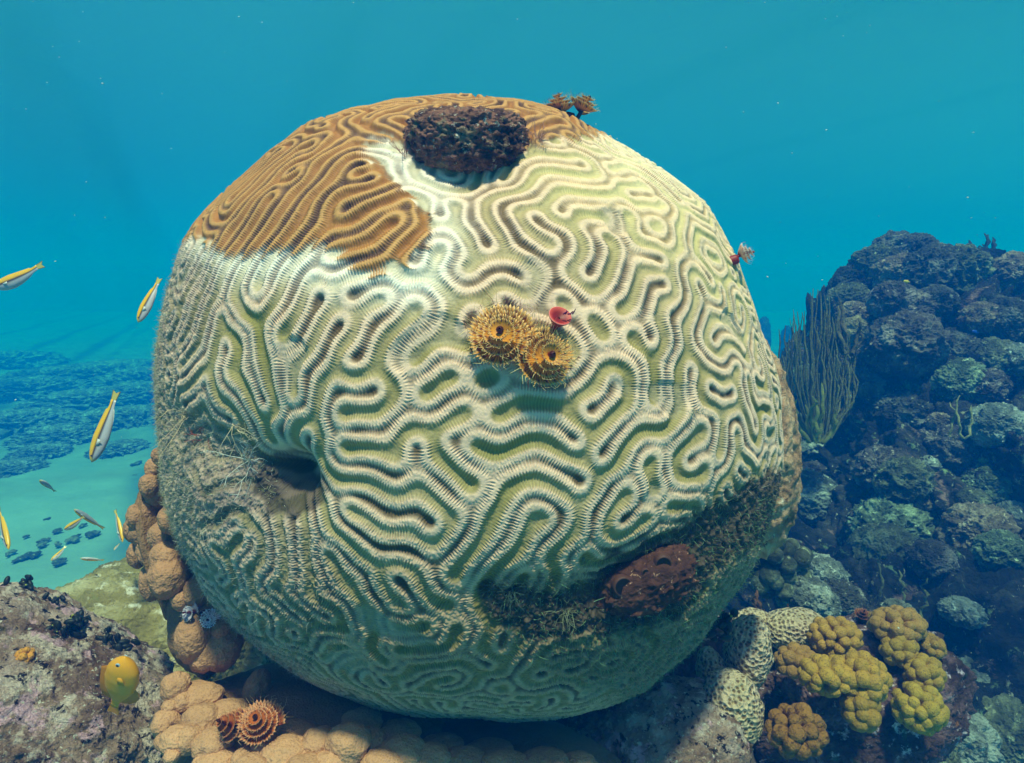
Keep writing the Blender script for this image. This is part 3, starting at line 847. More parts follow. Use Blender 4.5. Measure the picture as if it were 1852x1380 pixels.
v, f = blob(at(270, 1215, 1.5), cam_axes(215 * b_px, 170 * b_px, 190 * b_px, -16), 31, .17, 2.4, 7, 6, False, 1.25, .03)
tag(mesh_obj("rock", v, f, m_olive, None, None, True, at(270, 1215, 1.5)), "olive rock with a pale crumbly crest behind the pink rock, left of the coral", "rock")
T_b = bvh_of(v, f)
c_px = 1.12 / F
v, f = blob(at(1185, 1360, 1.12), cam_axes(170 * c_px, 115 * c_px, 130 * c_px, 12), 37, .16, 2.6, 6, 6, False, 1.1, .035)
tag(mesh_obj("rock", v, f, m_pink, None, None, True, at(1185, 1360, 1.12)), "pinkish crusted rock under the lower right of the coral", "rock")
T_c = bvh_of(v, f)
d_px = 1.3 / F
m_ddark = rock_mat("mauve_rock", [(.3, srgb(36, 26, 30)), (.48, srgb(88, 62, 60)), (.62, srgb(150, 112, 116)), (.75, srgb(214, 184, 196))], 11, 12.0,
                   ((40, .58, .66, srgb(226, 200, 214)), (18, .62, .70, srgb(180, 110, 60)), (16, .60, .70, srgb(70, 96, 70))), ((18, .9, .03), (80, .8, .008)))
v, f = blob(at(1530, 1262, 1.34), cam_axes(205 * d_px, 128 * d_px, 150 * d_px, 18), 41, .20, 2.8, 7, 6, False, 1.1, .035)
tag(mesh_obj("rock", v, f, m_ddark, None, None, True, at(1530, 1262, 1.34)), "mauve and dark rock carrying the mustard corals at lower right", "rock")
T_d = bvh_of(v, f)

# pitted pale star corals
def pitted_mat(name, pale, pit, sc):
    m, nt, b = new_mat(name)
    d_ = voro(nt, sc, 'F1', .8, .0)
    c = ramp(nt, d_, [(.0, pit), (.28, pit), (.46, pale), (1, pale)])
    n = ramp(nt, noise_tex(nt, 10, 5, .6), [(.35, srgb(206, 186, 200)), (.6, srgb(196, 190, 140))])
    c = mixc(nt, .45, c, mixc(nt, 1.0, c, n, 'MULTIPLY'))
    nt.links.new(c, b.inputs["Base Color"]); b.inputs["Roughness"].default_value = .8; b.inputs["Specular IOR Level"].default_value = .2
    bump(nt, b, [(d_, .7, .02), (noise_tex(nt, 160, 4, .6), .5, .003)])
    return m
m_star = pitted_mat("star_coral", srgb(220, 196, 170), srgb(136, 108, 74), 135)
def star(px, py, dep, rx, ry, rot, seed, label):
    k = dep / F
    v, f = blob(at(px, py, dep), cam_axes(rx * k, ry * k, (rx + ry) * .5 * k, rot), seed, .16, 1.7, 6, 4, False, 1.0, .015)
    tag(mesh_obj("star_coral", v, f, m_star, None, None, True, at(px, py, dep)), label, "coral")
    return bvh_of(v, f)
T_s = [star(1352, 1180, 1.19, 40, 66, -8, 3, "pale pitted upright coral column beside the mauve rock"),
       star(1322, 1278, 1.12, 56, 66, 12, 4, "pitted pink-tinged coral hump in front of the upright column"),
       star(1286, 1216, 1.2, 26, 46, 8, 6, "slim pitted coral tucked between the brain coral and the upright column"),
       star(1432, 1136, 1.32, 62, 34, 8, 8, "broad pale pitted coral mound behind the leftmost mustard coral"),
       star(1362, 1124, 1.34, 36, 22, 0, 9, "small grey pitted coral knob behind the upright column")]

# mustard lobed corals
m_must = tint_mat("mustard_coral", .7, .25, (420, .56, .62, srgb(120, 92, 30)), ((360, .6, .003), (90, .3, .006)), .16, 24)
def knobby(px, py, dep, rx, ry, knob, n, colr, label, seed, group=None, rz=None, name="lobed_coral", mat=None, cat="coral"):
    """a colony of rounded knobs: one continuous skin"""
    r_ = np.random.RandomState(seed); k = dep / F; d, f = ico(6)
    ax_ = cam_axes(rx, ry, rz or (rx + ry) * .5)
    cs = []
    while len(cs) < n:                                   # spread the knobs over the side seen and the flanks
        q = unit(r_.randn(3)); 
        if q[2] > .55: continue
        cs.append(q)
    cs = np.array(cs)
    for _ in range(12):
        dd = cs[:, None] - cs[None]; L = (dd ** 2).sum(-1) + 1e-3 + np.eye(n) * 9
        cs = cs + .02 * (dd / L[..., None] ** 1.5).sum(1); cs /= np.linalg.norm(cs, axis=1)[:, None]
    sc = np.array([rx, ry, rz or (rx + ry) * .5])
    cen = cs * (sc - knob * .75) ; rs = knob * (.85 + .45 * r_.rand(n))
    h = sphere_union(d, cen, rs, min(sc) * .5)
    h = h * (1 + .05 * fbm(d * 4 + seed, 3, seed))
    loc = d * h[:, None]
    w = loc[:, :1] * RIGHT + loc[:, 1:2] * UP + loc[:, 2:] * FWD
    c0 = at(px, py, dep)
    tone = (.86 + .2 * fbm(d * 3 + seed, 2, seed + 5))[:, None]
    o = mesh_obj(name, c0 + w * k, f, mat or m_must, None, np.clip(colr * tone, 0, .9), True, c0)
    tag(o, label, cat, group)
    return o, bvh_of(c0 + w * k, f)
MU = srgb(184, 138, 62); MO = srgb(176, 130, 62)
K = []
for a in ((1510, 1152, 1.22, 50, 38, 13, 26, MU, "mustard knobbly coral mound below the small brown-red worm", 1),
          (1622, 1130, 1.25, 52, 34, 14, 24, srgb(182, 136, 72), "mustard knobbly coral on the rock's top right corner", 2),
          (1628, 1176, 1.22, 34, 32, 14, 14, srgb(176, 138, 56), "dull mustard coral cluster under the top right corner mound", 3),
          (1440, 1196, 1.2, 40, 32, 14, 16, srgb(170, 124, 66), "brownish mustard coral at the left end beside the pitted column", 4),
          (1500, 1222, 1.14, 60, 36, 15, 26, srgb(190, 146, 56), "yellow-mustard coral shelf in the centre of the rock", 5),
          (1560, 1228, 1.13, 48, 50, 17, 24, srgb(186, 142, 56), "largest mustard coral boss, right of the central shelf", 6),
          (1556, 1284, 1.11, 36, 38, 18, 12, srgb(168, 128, 46), "mustard coral lump hanging below the largest boss", 7),
          (1686, 1170, 1.24, 24, 24, 11, 10, MU, "smallest mustard coral at the rock's right edge", 8),
          (1672, 1218, 1.18, 36, 34, 14, 16, srgb(184, 144, 56), "mustard coral on the right edge between the smallest and the lowest", 9),
          (1662, 1278, 1.14, 48, 46, 16, 26, srgb(182, 146, 52), "lowest mustard coral, a rounded boss at the rock's right end", 10)):
    a = a[:3] + (a[3] * .9, a[4] * .9, a[5] * .72, int(a[6] * 1.7)) + a[7:]
    K.append(knobby(*a, group="mustard corals on the mauve rock")[1])
m_ball = tint_mat("brown_coral", .8, .2, (120, .55, .63, srgb(92, 58, 22)), ((150, .9, .008), (60, .4, .01)), .2, 40)
knobby(1440, 1322, 1.06, 50, 44, 12, 34, srgb(156, 108, 50), "brown rounded coral ball at the foot of the mauve rock", 12, None, None, "round_coral", m_ball)
h = cast(1557, 1124, K + [T_d], 1.2)
small_worm(h[0] + UP * .004, unit(UP + -FWD * .6), ((0, 0, 0),), .019, .02, PB, "small brown-red christmas tree worm between two mustard corals", 26)

# tan finger-lobed corals
def tan_mat(name, sc=330):
    m, nt, b = new_mat(name)
    a = nt.nodes.new("ShaderNodeVertexColor"); a.layer_name = "tint"
    d_ = voro(nt, sc, 'F1', 1.0)
    c = mixc(nt, 1.0, a.outputs[0], ramp(nt, d_, [(.05, (.76, .72, .68)), (.45, (1.06, 1.06, 1.06))]), 'MULTIPLY')
    c = mixc(nt, 1.0, c, ramp(nt, noise_tex(nt, 22, 5, .6), [(.3, (.82, .8, .78)), (.7, (1.1, 1.1, 1.1))]), 'MULTIPLY')
    nt.links.new(c, b.inputs["Base Color"]); b.inputs["Roughness"].default_value = .8; b.inputs["Specular IOR Level"].default_value = .2
    bump(nt, b, [(d_, .4, .003), (noise_tex(nt, 34, 5, .65), .5, .014)])
    return m
m_tan = tan_mat("tan_coral")
def lobe(parent, px, py, dep, rx, ry, colr, seed, rot=0, name="lobe"):
    k = dep / F; d, f = ico(5)
    kk = 1 + .15 * fbm(d * 1.5 + seed, 3, seed) + .05 * fbm(d * 4.5, 3, seed + 3)
    q = d.copy(); q[:, 0] *= 1 - .16 * q[:, 1] * -1; 
    v = at(px, py, dep) + (q * kk[:, None]) @ cam_axes(rx * k, ry * k, (rx * .6 + ry * .5) * k, rot)
    tone = (.92 + .12 * fbm(d * 2 + seed, 2, seed))[:, None]
    mesh_obj(name, v, f, m_tan, parent, np.clip(colr * tone, 0, .9))
    return v, f
TA = srgb(188, 136, 102)
v, f = blob(at(1275, 1215, 1.42), cam_axes(120 * d_px, 120 * d_px, 110 * d_px, 0), 43, .2, 2.8, 6, 6, False, 1.1, .035)
tag(mesh_obj("rock", v, f, m_ddark, None, None, True, at(1275, 1215, 1.42)), "dark shaded rock in the gap between the brain coral and the pitted corals", "rock")
e = empty("lobed_coral", at(320, 1180, 1.03), "tan coral of stacked rounded lobes climbing the left edge of the brain coral", "coral")
lobe(e, 312, 985, 1.07, 26, 150, srgb(150, 112, 82), 90, 12, "base")
lobe(e, 368, 1130, 1.04, 52, 88, srgb(150, 112, 82), 91, 8, "base")
T_l = []
for i, (x, y, a, b_) in enumerate([(290,825,15,17),(281,848,17,20),(271,878,17,22),(286,890,25,30),(265,926,18,27),(247,935,16,23),(241,958,15,23),(256,960,19,28),(310,940,22,26),(294,970,23,27),(303,1011,29,33),(279,1022,15,17),(249,1003,16,25),(270,994,20,28),(304,1045,32,38),(276,1052,20,34),(357,1070,26,28),(327,1085,16,19),(368,1124,32,44),(400,1133,17,23),(350,1155,30,40),(400,1172,36,40),(372,1180,32,34)]):
    T_l.append(bvh_of(*lobe(e, x, y - b_ * .0, 1.0 - .012 * (i % 3) + (.03 if x < 290 else -.01), a * 1.0, b_ * 1.02, TA * (.9 + .16 * rng.rand()), i + 100)))
h = cast(370, 1112, T_l, 1.0)
small_worm(h[0], unit(-FWD + UP * .3 - RIGHT * .2), ((-.011, .004, -.3), (.013, -.006, .3)), .017, .018, PW, "white and purple christmas tree worm on the tan lobes left of the brain coral", 22, 2.4)

e = empty("lobed_coral", at(600, 1370, .9), "tan knobbly coral spreading along the bottom in front of the brain coral", "coral")
TB = srgb(202, 148, 112)
lobe(e, 560, 1330, 1.0, 250, 92, srgb(150, 108, 78), 190, -6, "base")  # bases tinted darker: shade under the brain coral put into the colour
lobe(e, 880, 1400, .98, 240, 66, srgb(140, 104, 80), 191, -4, "base")
lobe(e, 464, 1258, .98, 24, 46, srgb(176, 132, 100), 192, -10)
T_l = []
for i, (x, y, a, b_, dp) in enumerate([(318,1244,25,29,.93),(331,1270,19,19,.92),(308,1279,15,15,.91),(299,1309,26,25,.90),(357,1262,46,27,.94),(364,1306,36,32,.90),(319,1341,30,27,.87),(294,1342,15,15,.87),(341,1339,26,26,.87),(386,1347,40,29,.87),(311,1369,15,14,.85),(392,1379,42,22,.85),(412,1300,44,34,.92),(440,1340,40,30,.90),(448,1376,32,24,.85),(482,1351,28,20,.86),(517,1363,46,29,.85),(531,1328,44,23,.90),(579,1349,36,33,.86),(630,1347,41,38,.85),(596,1382,32,24,.83),(668,1350,33,32,.87),(654,1309,40,25,.93),(692,1382,42,27,.84),(728,1367,46,36,.86),(772,1378,46,31,.86),(720,1330,44,26,.93),(836,1382,44,28,.87),(800,1352,40,22,.93),(908,1388,48,28,.87),(886,1360,44,20,.93),(985,1384,46,28,.88),(1046,1388,36,26,.89),(480,1300,46,30,.97),(600,1300,60,30,1.0),(455,1384,30,20,.83),(550,1388,36,20,.82)]):
    T_l.append(bvh_of(*lobe(e, x, y, dp, a * .96, b_ * .96, TB * (.88 + .2 * rng.rand()) * (1 if x < 800 else .8), i + 200)))  # right-hand lobes tinted darker for shade as well
P = at(462, 1308, .86)
w_ = empty("tube_worm", P, "orange christmas tree worm with white-tipped twin crowns on the bottom tan coral", "worm")
k = .86 / F
crown(0, 0, at(436, 1318, .865), unit(-FWD * .75 + UP * .7 - RIGHT * .55), 36 * k, 52 * k, 4.2, 34, PO, w_, 31)
crown(0, 0, at(474, 1316, .865), unit(-FWD * .75 + UP * .75 + RIGHT * .05), 46 * k, 56 * k, 4.2, 40, PO, w_, 32)
v, f = lathe([(12 * k, -20 * k), (12 * k, 2 * k), (8 * k, 4 * k), (.0001, 0)], at(455, 1325, .87), unit(UP - FWD), 14)
mesh_obj("tube", v, f, m_worm, w_, np.broadcast_to(srgb(110, 30, 20), (len(v), 3)))

# black tufts on the rocks
m_black = tint_mat("black_algae", .5, .3)
for px, py, n, sz, tr, lab in ((44, 1060, 16, .018, [T_a, T_b], "topmost black bead-like algae clump on the pink rock's crest"),
                            (104, 1092, 14, .016, [T_a, T_b], "black algae clump at the notch between pink and olive rock"),
                            (146, 1136, 26, .022, [T_a], "largest black algae clump on the pink rock, with yellow tips"),
                            (186, 1162, 16, .016, [T_a], "small black algae clump just down the slope from the largest"),
                            (222, 1176, 18, .018, [T_a], "lowest black algae clump on the pink rock above the yellow fish"),
                            (100, 1140, 20, .018, [T_a], "dark green-black algae patch on the pink rock's upper face"),
                            (1305, 1130, 22, .024, T_s + [T_c], "black bushy algae between the brain coral and the pitted corals")):
    h = cast(px, py, tr, 1.05); e = empty("algae_tuft", h[0], lab, "algae")
    s_ = Soup(); d, f = ico(2)
    for i in range(n):
        o = rng.randn(3) * sz * .5; o = o - h[1] * (o @ h[1]) + unit(UP * .4 + h[1]) * sz * .5 * rng.rand() - h[1] * sz * .15; r = sz * (.14 + .14 * rng.rand())
        fr = frame(unit(rng.randn(3) + UP)); 
        s_.add(h[0] + o + (d * np.array([1, 1, 1.9]) * r) @ fr, f, srgb(22, 24, 20) * (.6 + .8 * rng.rand()))
        if i % 6 == 0: s_.add(h[0] + o + fr[2] * r * 1.8 + d * r * .35, f, srgb(150, 150, 60))
    s_.build("frond", m_black, e)
h = cast(45, 1187, [T_a], 1.0)
knobby(*project(h[0])[:2], project(h[0])[2], 14, 16, 6, 12, srgb(226, 150, 60), "tiny orange-yellow sponge ball on the pink rock", 44, None, None, "sponge", None, "sponge")

# ------------------------------------------------------------------ the reef behind on the right
m_reef = rock_mat("reef_slope", [(.3, srgb(14, 16, 18)), (.5, srgb(40, 39, 38)), (.62, srgb(78, 72, 66)), (.75, srgb(130, 126, 106))], 3.2, 15.0,  # low albedo stands in for shade on the reef face
                  ((9, .58, .66, srgb(150, 116, 110)), (14, .60, .68, srgb(140, 160, 116)), (30, .62, .68, srgb(190, 184, 160))), ((6, .9, .10), (22, .8, .03)))
T_r = []
for mc, ax_, sd_ in (((3.0, 5.0, .18), (.80, 1.0, 1.68), 52), ((4.7, 5.5, .02), (1.5, 1.2, 1.56), 53), ((3.5, 4.4, .1), (1.35, 1.2, 1.15), 54), ((2.4, 3.5, -.9), (1.75, 1.35, 1.35), 55)):
    mc = EYE + .7 * (np.array(mc) - EYE); ax_ = .7 * np.array(ax_); v, f = blob(mc, np.diag(ax_), sd_, .27, 2.8, 7, 5, True, 1.25, .06)
    tag(mesh_obj("reef_slope", v, f, m_reef, None, None, True, mc), kind='structure')
    T_r.append(bvh_of(v, f))

def head_mat(name, a, b_, c_, off, sc=9):
    g_ = lambda c: (c * .6 + c.mean() * .4)
    a, b_, c_ = g_(a) * .5, g_(b_) * .62, g_(c_) * 1.05  # dark tones lowered likewise, as shade on the heads
    return rock_mat(name, [(.32, a), (.5, b_), (.68, c_)], sc, off, ((34, .60, .68, np.minimum(c_ * 1.4, .8)), (20, .6, .7, a * .6)), ((12, .8, .05), (50, .7, .012)))
HM = {'grey': head_mat("grey_head", srgb(44, 44, 44), srgb(90, 86, 80), srgb(140, 132, 122), 21),
      'tan': head_mat("tan_head", srgb(90, 66, 48), srgb(156, 122, 90), srgb(196, 164, 130), 22),
      'pink': head_mat("pink_head", srgb(56, 46, 46), srgb(112, 92, 86), srgb(160, 140, 130), 23),
      'green': head_mat("green_head", srgb(62, 74, 52), srgb(116, 134, 92), srgb(172, 190, 140), 24),
      'yellow': head_mat("yellow_head", srgb(112, 96, 50), srgb(180, 152, 80), srgb(208, 188, 120), 25),
      'dark': head_mat("dark_head", srgb(24, 26, 30), srgb(52, 54, 54), srgb(88, 86, 78), 26),
      'olive': head_mat("olive_head", srgb(60, 64, 40), srgb(110, 112, 72), srgb(150, 150, 104), 27),
      'pale': head_mat("pale_head", srgb(84, 90, 84), srgb(136, 142, 130), srgb(184, 188, 174), 28)}
def head(px, py, r, kind, label, squash=.85, lump=0, name="coral_head", dep=None, fall=3.45):
    r = r * 1.18
    h = cast(px, py, T_r, fall)
    c0 = at(px, py, dep * .7 if dep > 2.1 else dep) if dep else h[0]
    dd = (c0 - EYE) @ FWD; k = dd / F
    seed = int(px * 7 + py) % 997
    if lump:
        o, _ = knobby(px, py, dd, r, r * squash, r * .36, lump, np.ones(3) * .3, label, seed, None, None, name, HM[kind])
        return o
    v, f = blob(c0 + FWD * r * k * .25, cam_axes(r * k, r * squash * k, r * k, seed % 50 - 25), seed, .36, 2.0, 6, 5, seed % 2 == 0, 1.0, .07)
    return tag(mesh_obj(name, v, f, HM[kind], None, None, True, c0), label, "coral")
for a in [(1622, 452, 34, 'grey', "dark flat-topped coral block on the reef's peak"), (1662, 452, 25, 'grey', "small rounded coral beside the reef's peak block"),
          (1596, 482, 42, 'olive', "domed olive coral just left of the reef's peak"), (1556, 515, 34, 'dark', "dark domed coral on the reef's upper left shoulder"),
          (1634, 496, 38, 'tan', "tan knobbly coral directly below the reef's peak"), (1700, 492, 42, 'grey', "grey-purple coral in the saddle right of the peak"),
          (1742, 486, 36, 'olive', "green-grey round coral right of the saddle"), (1756, 496, 20, 'yellow', "yellowish ball coral against the green-grey round coral"),
          (1790, 480, 30, 'dark', "dark bushy coral on the reef's far right skyline"), (1838, 492, 34, 'tan', "brown lumpy coral at the frame's right edge skyline"),
          (1738, 530, 30, 'green', "light green crust coral on the slope below the saddle"), (1545, 552, 32, 'olive', "pale olive coral behind the sea rods' tips"),
          (1585, 545, 18, 'green', "small light green coral below the dark shoulder dome"), (1620, 545, 30, 'pink', "pink knobbed coral in the middle of the upper slope"),
          (1662, 562, 32, 'pink', "second pink knobbed coral, right of the first"), (1698, 545, 30, 'grey', "grey ridge coral above the broad shadow"),
          (1552, 598, 26, 'yellow', "bright yellow-ochre coral to the right of the sea rods"), (1545, 572, 22, 'tan', "tan stacked plate coral above the yellow-ochre one"),
          (1646, 622, 48, 'pink', "large boulder coral with a pale green and pink cap"), (1618, 600, 20, 'green', "pale green coral patch on the big boulder's left shoulder"),
          (1560, 668, 44, 'pink', "mauve boulder coral right of the sea rods' foot"), (1596, 642, 16, 'tan', "thin tan coral knob left of the big boulder"),
          (1724, 636, 34, 'grey', "grey lumpy coral right of the big boulder"), (1738, 690, 34, 'green', "bright green capped coral on the right slope"),
          (1800, 650, 40, 'olive', "wide olive coral at the right of the slope"), (1820, 580, 44, 'grey', "large dull coral near the frame edge"),
          (1776, 574, 28, 'tan', "tan coral wedge left of the large dull coral"), (1840, 650, 30, 'pale', "pale weathered coral at the frame edge"),
          (1785, 700, 28, 'pink', "brownish pink coral right of the bright green cap"), (1640, 752, 36, 'grey', "grey encrusted coral below the big boulder"),
          (1585, 705, 26, 'pink', "mauve knob below the mauve boulder"), (1700, 762, 14, 'tan', "little tan ball coral in the shaded middle"),
          (1810, 770, 40, 'pale', "pale rough coral on the shaded right slope"), (1722, 812, 36, 'pink', "rusty coral arch in the shaded centre"),
          (1600, 850, 34, 'pink', "faint pink coral in the shadow at mid slope"), (1640, 872, 34, 'olive', "speckled coral beside the faint pink one"),
          (1682, 842, 14, 'pale', "small pale coral glint right of the speckled coral"), (1668, 905, 26, 'tan', "rust-topped coral above the green crust"),
          (1620, 960, 50, 'green', "green crusted coral low in the shaded centre"), (1575, 955, 28, 'pink', "dull mauve coral at the green crust's left"),
          (1600, 1000, 40, 'olive', "sandy speckled coral under the green crust"), (1690, 1015, 34, 'pink', "brown rubble coral low on the slope"),
          (1800, 880, 38, 'green', "pale green domed coral low at the right"), (1762, 910, 26, 'olive', "olive coral left of the pale green dome"),
          (1775, 968, 44, 'tan', "tan ledge coral low at the right"), (1815, 1000, 30, 'green', "green coral under the tan ledge"),
          (1836, 930, 24, 'pale', "whitish coral at the lower right frame edge"), (1690, 940, 20, 'green', "small green coral to the right of the green crust"),
          (1470, 690, 30, 'olive', "olive coral behind the sea rods' stems"), (1450, 800, 40, 'pale', "pale blue-green coral at the reef's left foot"),
          (1460, 905, 44, 'pale', "bluish pale crumbled coral below the reef's left foot"), (1470, 860, 26, 'pink', "brown coral stub above the crumbled pale coral")]:
    head(*a)
for a in [(1392, 1010, 38, 'olive', "green lobed coral peeking out past the brain coral's right side", 1.0, 10, 2.7), (1430, 1020, 34, 'olive', "second green lobed coral, right of the first", 1.0, 9, 2.75),
          (1400, 1050, 34, 'olive', "lowest green lobed coral beside the brain coral", .8, 9, 2.7)]:
    head(*a[:5], squash=a[5], lump=a[6], dep=a[7])
for i, a in enumerate([(1490, 1040, 40, 'pale', "pale rounded coral on the floor behind the mustard rock", 3.0), (1462, 1085, 40, 'pale', "whitish coral lump just above the pitted coral mound", 2.7), (1520, 1085, 34, 'grey', "grey lump on the floor right of the whitish one", 2.9),
          (1630, 1108, 20, 'pale', "mint-green coral tip behind the top right mustard coral", 2.3), (1745, 1110, 26, 'pale', "greenish coral standing alone near the lower right", 2.9), (1770, 1240, 60, 'pale', "low pale rubble mound at the lower right", 2.9),
          (1720, 1330, 70, 'pale', "pale rubble heap right of the lowest mustard coral", 2.4), (1825, 1330, 60, 'olive', "rubble block in the bottom right corner", 2.6), (1640, 1370, 60, 'olive', "greenish rubble below the mustard rock", 2.2), (1800, 1160, 40, 'grey', "dim grey block on the floor at the right edge", 3.2)]):
    head(*a[:5], dep=a[5], name="rubble_rock" if i > 4 else "coral_head", squash=.7)

# sea rods
def sea_rod(px, py, dep, n, hgt, wid, colr, label, rad=.007, bush=True):
    c0 = at(px, py, dep); e = empty("sea_rod", c0, label, "soft coral"); k = dep / F
    for i in range(n):
        s_ = Soup(); u = rng.rand() * 2 - 1 if bush else 0
        base = c0 + RIGHT * u * wid * .3 * k + FWD * rng.randn() * .04
        top = (.55 + .45 * rng.rand()) * hgt * (1 - .35 * abs(u)) * k; q = [base]
        for s in range(8):
            q.append(base + RIGHT * (u * wid * .7 * k * min(1, (s + 1) / 3.5) + rng.randn() * 1.2 * k) + UP * top * (s + 1) / 8 + FWD * rng.randn() * .01)
        v, f = tube(q, rad * np.array([1, 1, 1, 1, 1, .95, .9, .8, .3]), 7)
        v = v + .003 * noise3(v * 120, 7)[:, None] * np.array([1, .5, 1]); s_.add(v, f, np.array(colr) * (.7 + .5 * rng.rand()))
        s_.build("branch", m_rod, e)
    return e
m_rod = tint_mat("sea_rod", .8, .15, None, ((70, .8, .01),), .25, 30)
sea_rod(1478, 790, 2.75, 95, 290, 66, srgb(112, 106, 72), "bushy brown sea rods standing left of the reef slope", .0034)
sea_rod(1535, 640, 2.7, 9, 120, 26, srgb(104, 92, 70), "short thin sea rods between the bush and the dark dome")
sea_rod(1475, 800, 2.5, 8, 120, 40, srgb(150, 140, 70), "yellowish low sea rods at the foot of the bush")
sea_rod(1715, 790, 2.45, 3, 110, 16, srgb(150, 140, 96), "thin branching sea whip in front of the bright green cap", .0042)
sea_rod(1630, 1100, 2.0, 3, 90, 14, srgb(100, 100, 70), "spindly sea rod low between slope and mustard rock", .0042)
sea_rod(1395, 1120, 1.8, 6, 60, 26, srgb(140, 90, 60), "small rusty soft coral behind the pitted knob", .0042)
sea_rod(1786, 480, 3.9, 8, 70, 22, srgb(60, 60, 54), "faint sea rods on the reef's far right skyline", .010)

# patch reefs and lumps on the sand at the left, dark columns far off at the right
def floor_pt(px, py):
    d = at(px, py, 1) - EYE; t = (0.02 - EYE[2]) / d[2]
    return EYE + d * t
FARS = [(30, 770, 60, 22), (110, 790, 46, 16), (190, 765, 50, 20), (70, 820, 30, 12), (245, 760, 42, 20), (150, 730, 60, 20), (40, 710, 60, 22), (235, 718, 50, 20), (20, 850, 34, 14), (215, 812, 30, 10), (100, 690, 60, 22), (200, 680, 70, 22), (0, 660, 60, 20), (270, 690, 50, 22)]
for i, (px, py, w_, h_) in enumerate(FARS):
    c0 = floor_pt(px, py); k = ((c0 - EYE) @ FWD) / F
    v, f = blob(c0, np.array([[w_ * k, 0, 0], [0, w_ * k * 1.3, 0], [0, 0, h_ * k * .75]]), 300 + i, .75, 3.0, 6, 5, True, 1.0, .10)
    tag(mesh_obj("patch_reef", v, f, HM['pale'], None, None, True, c0), "dim low patch of reef far off across the sand on the left", "reef", "far patch reefs on the sand")
for i, (px, py, r) in enumerate([(166, 914, 7), (183, 914, 8), (88, 938, 6), (165, 968, 13), (132, 975, 12), (103, 960, 9), (78, 977, 9), (47, 970, 6), (60, 1002, 14), (76, 985, 10), (103, 985, 8), (108, 1015, 13), (248, 838, 8), (162, 885, 5), (245, 860, 5), (150, 950, 7), (40, 1010, 10), (18, 1000, 9), (205, 890, 5)]):
    c0 = floor_pt(px, py); k = ((c0 - EYE) @ FWD) / F * .62
    r_ = np.random.RandomState(340 + i); d, f = ico(4); nk = 9
    cen = np.concatenate([r_.randn(nk, 2) * .55, .25 * r_.rand(nk, 1)], 1)
    hh_ = np.maximum(sphere_union(d, cen * .8, .30 + .28 * r_.rand(nk), .25), .2) * (1 + .25 * fbm(d * 5 + i, 3, i))
    v = c0 + d * hh_[:, None] * r * k * np.array([1.2, 2.0, .9])
    tag(mesh_obj("sand_lump", v, f, HM['olive'], None, None, True, c0), "small dark algae lump dotting the bright sand at the left", "algae lump", "dark lumps on the sand")
for px, py, dep, w_, h_, lab in ((1382, 612, 13.0, 10, 14, "dim coral column far off between the brain coral and the sea rods"), (1424, 640, 12.0, 12, 18, "faint coral pillar just left of the sea rods")):
    k = dep / F
    v, f = blob(at(px, py, dep), cam_axes(w_ * k, h_ * k * 2.4, w_ * k), 400 + px, .25, 2.2, 5, 4, True, 1.2)
    tag(mesh_obj("coral_pillar", v, f, HM['dark'], None, None, True, at(px, py, dep)), lab, "coral")

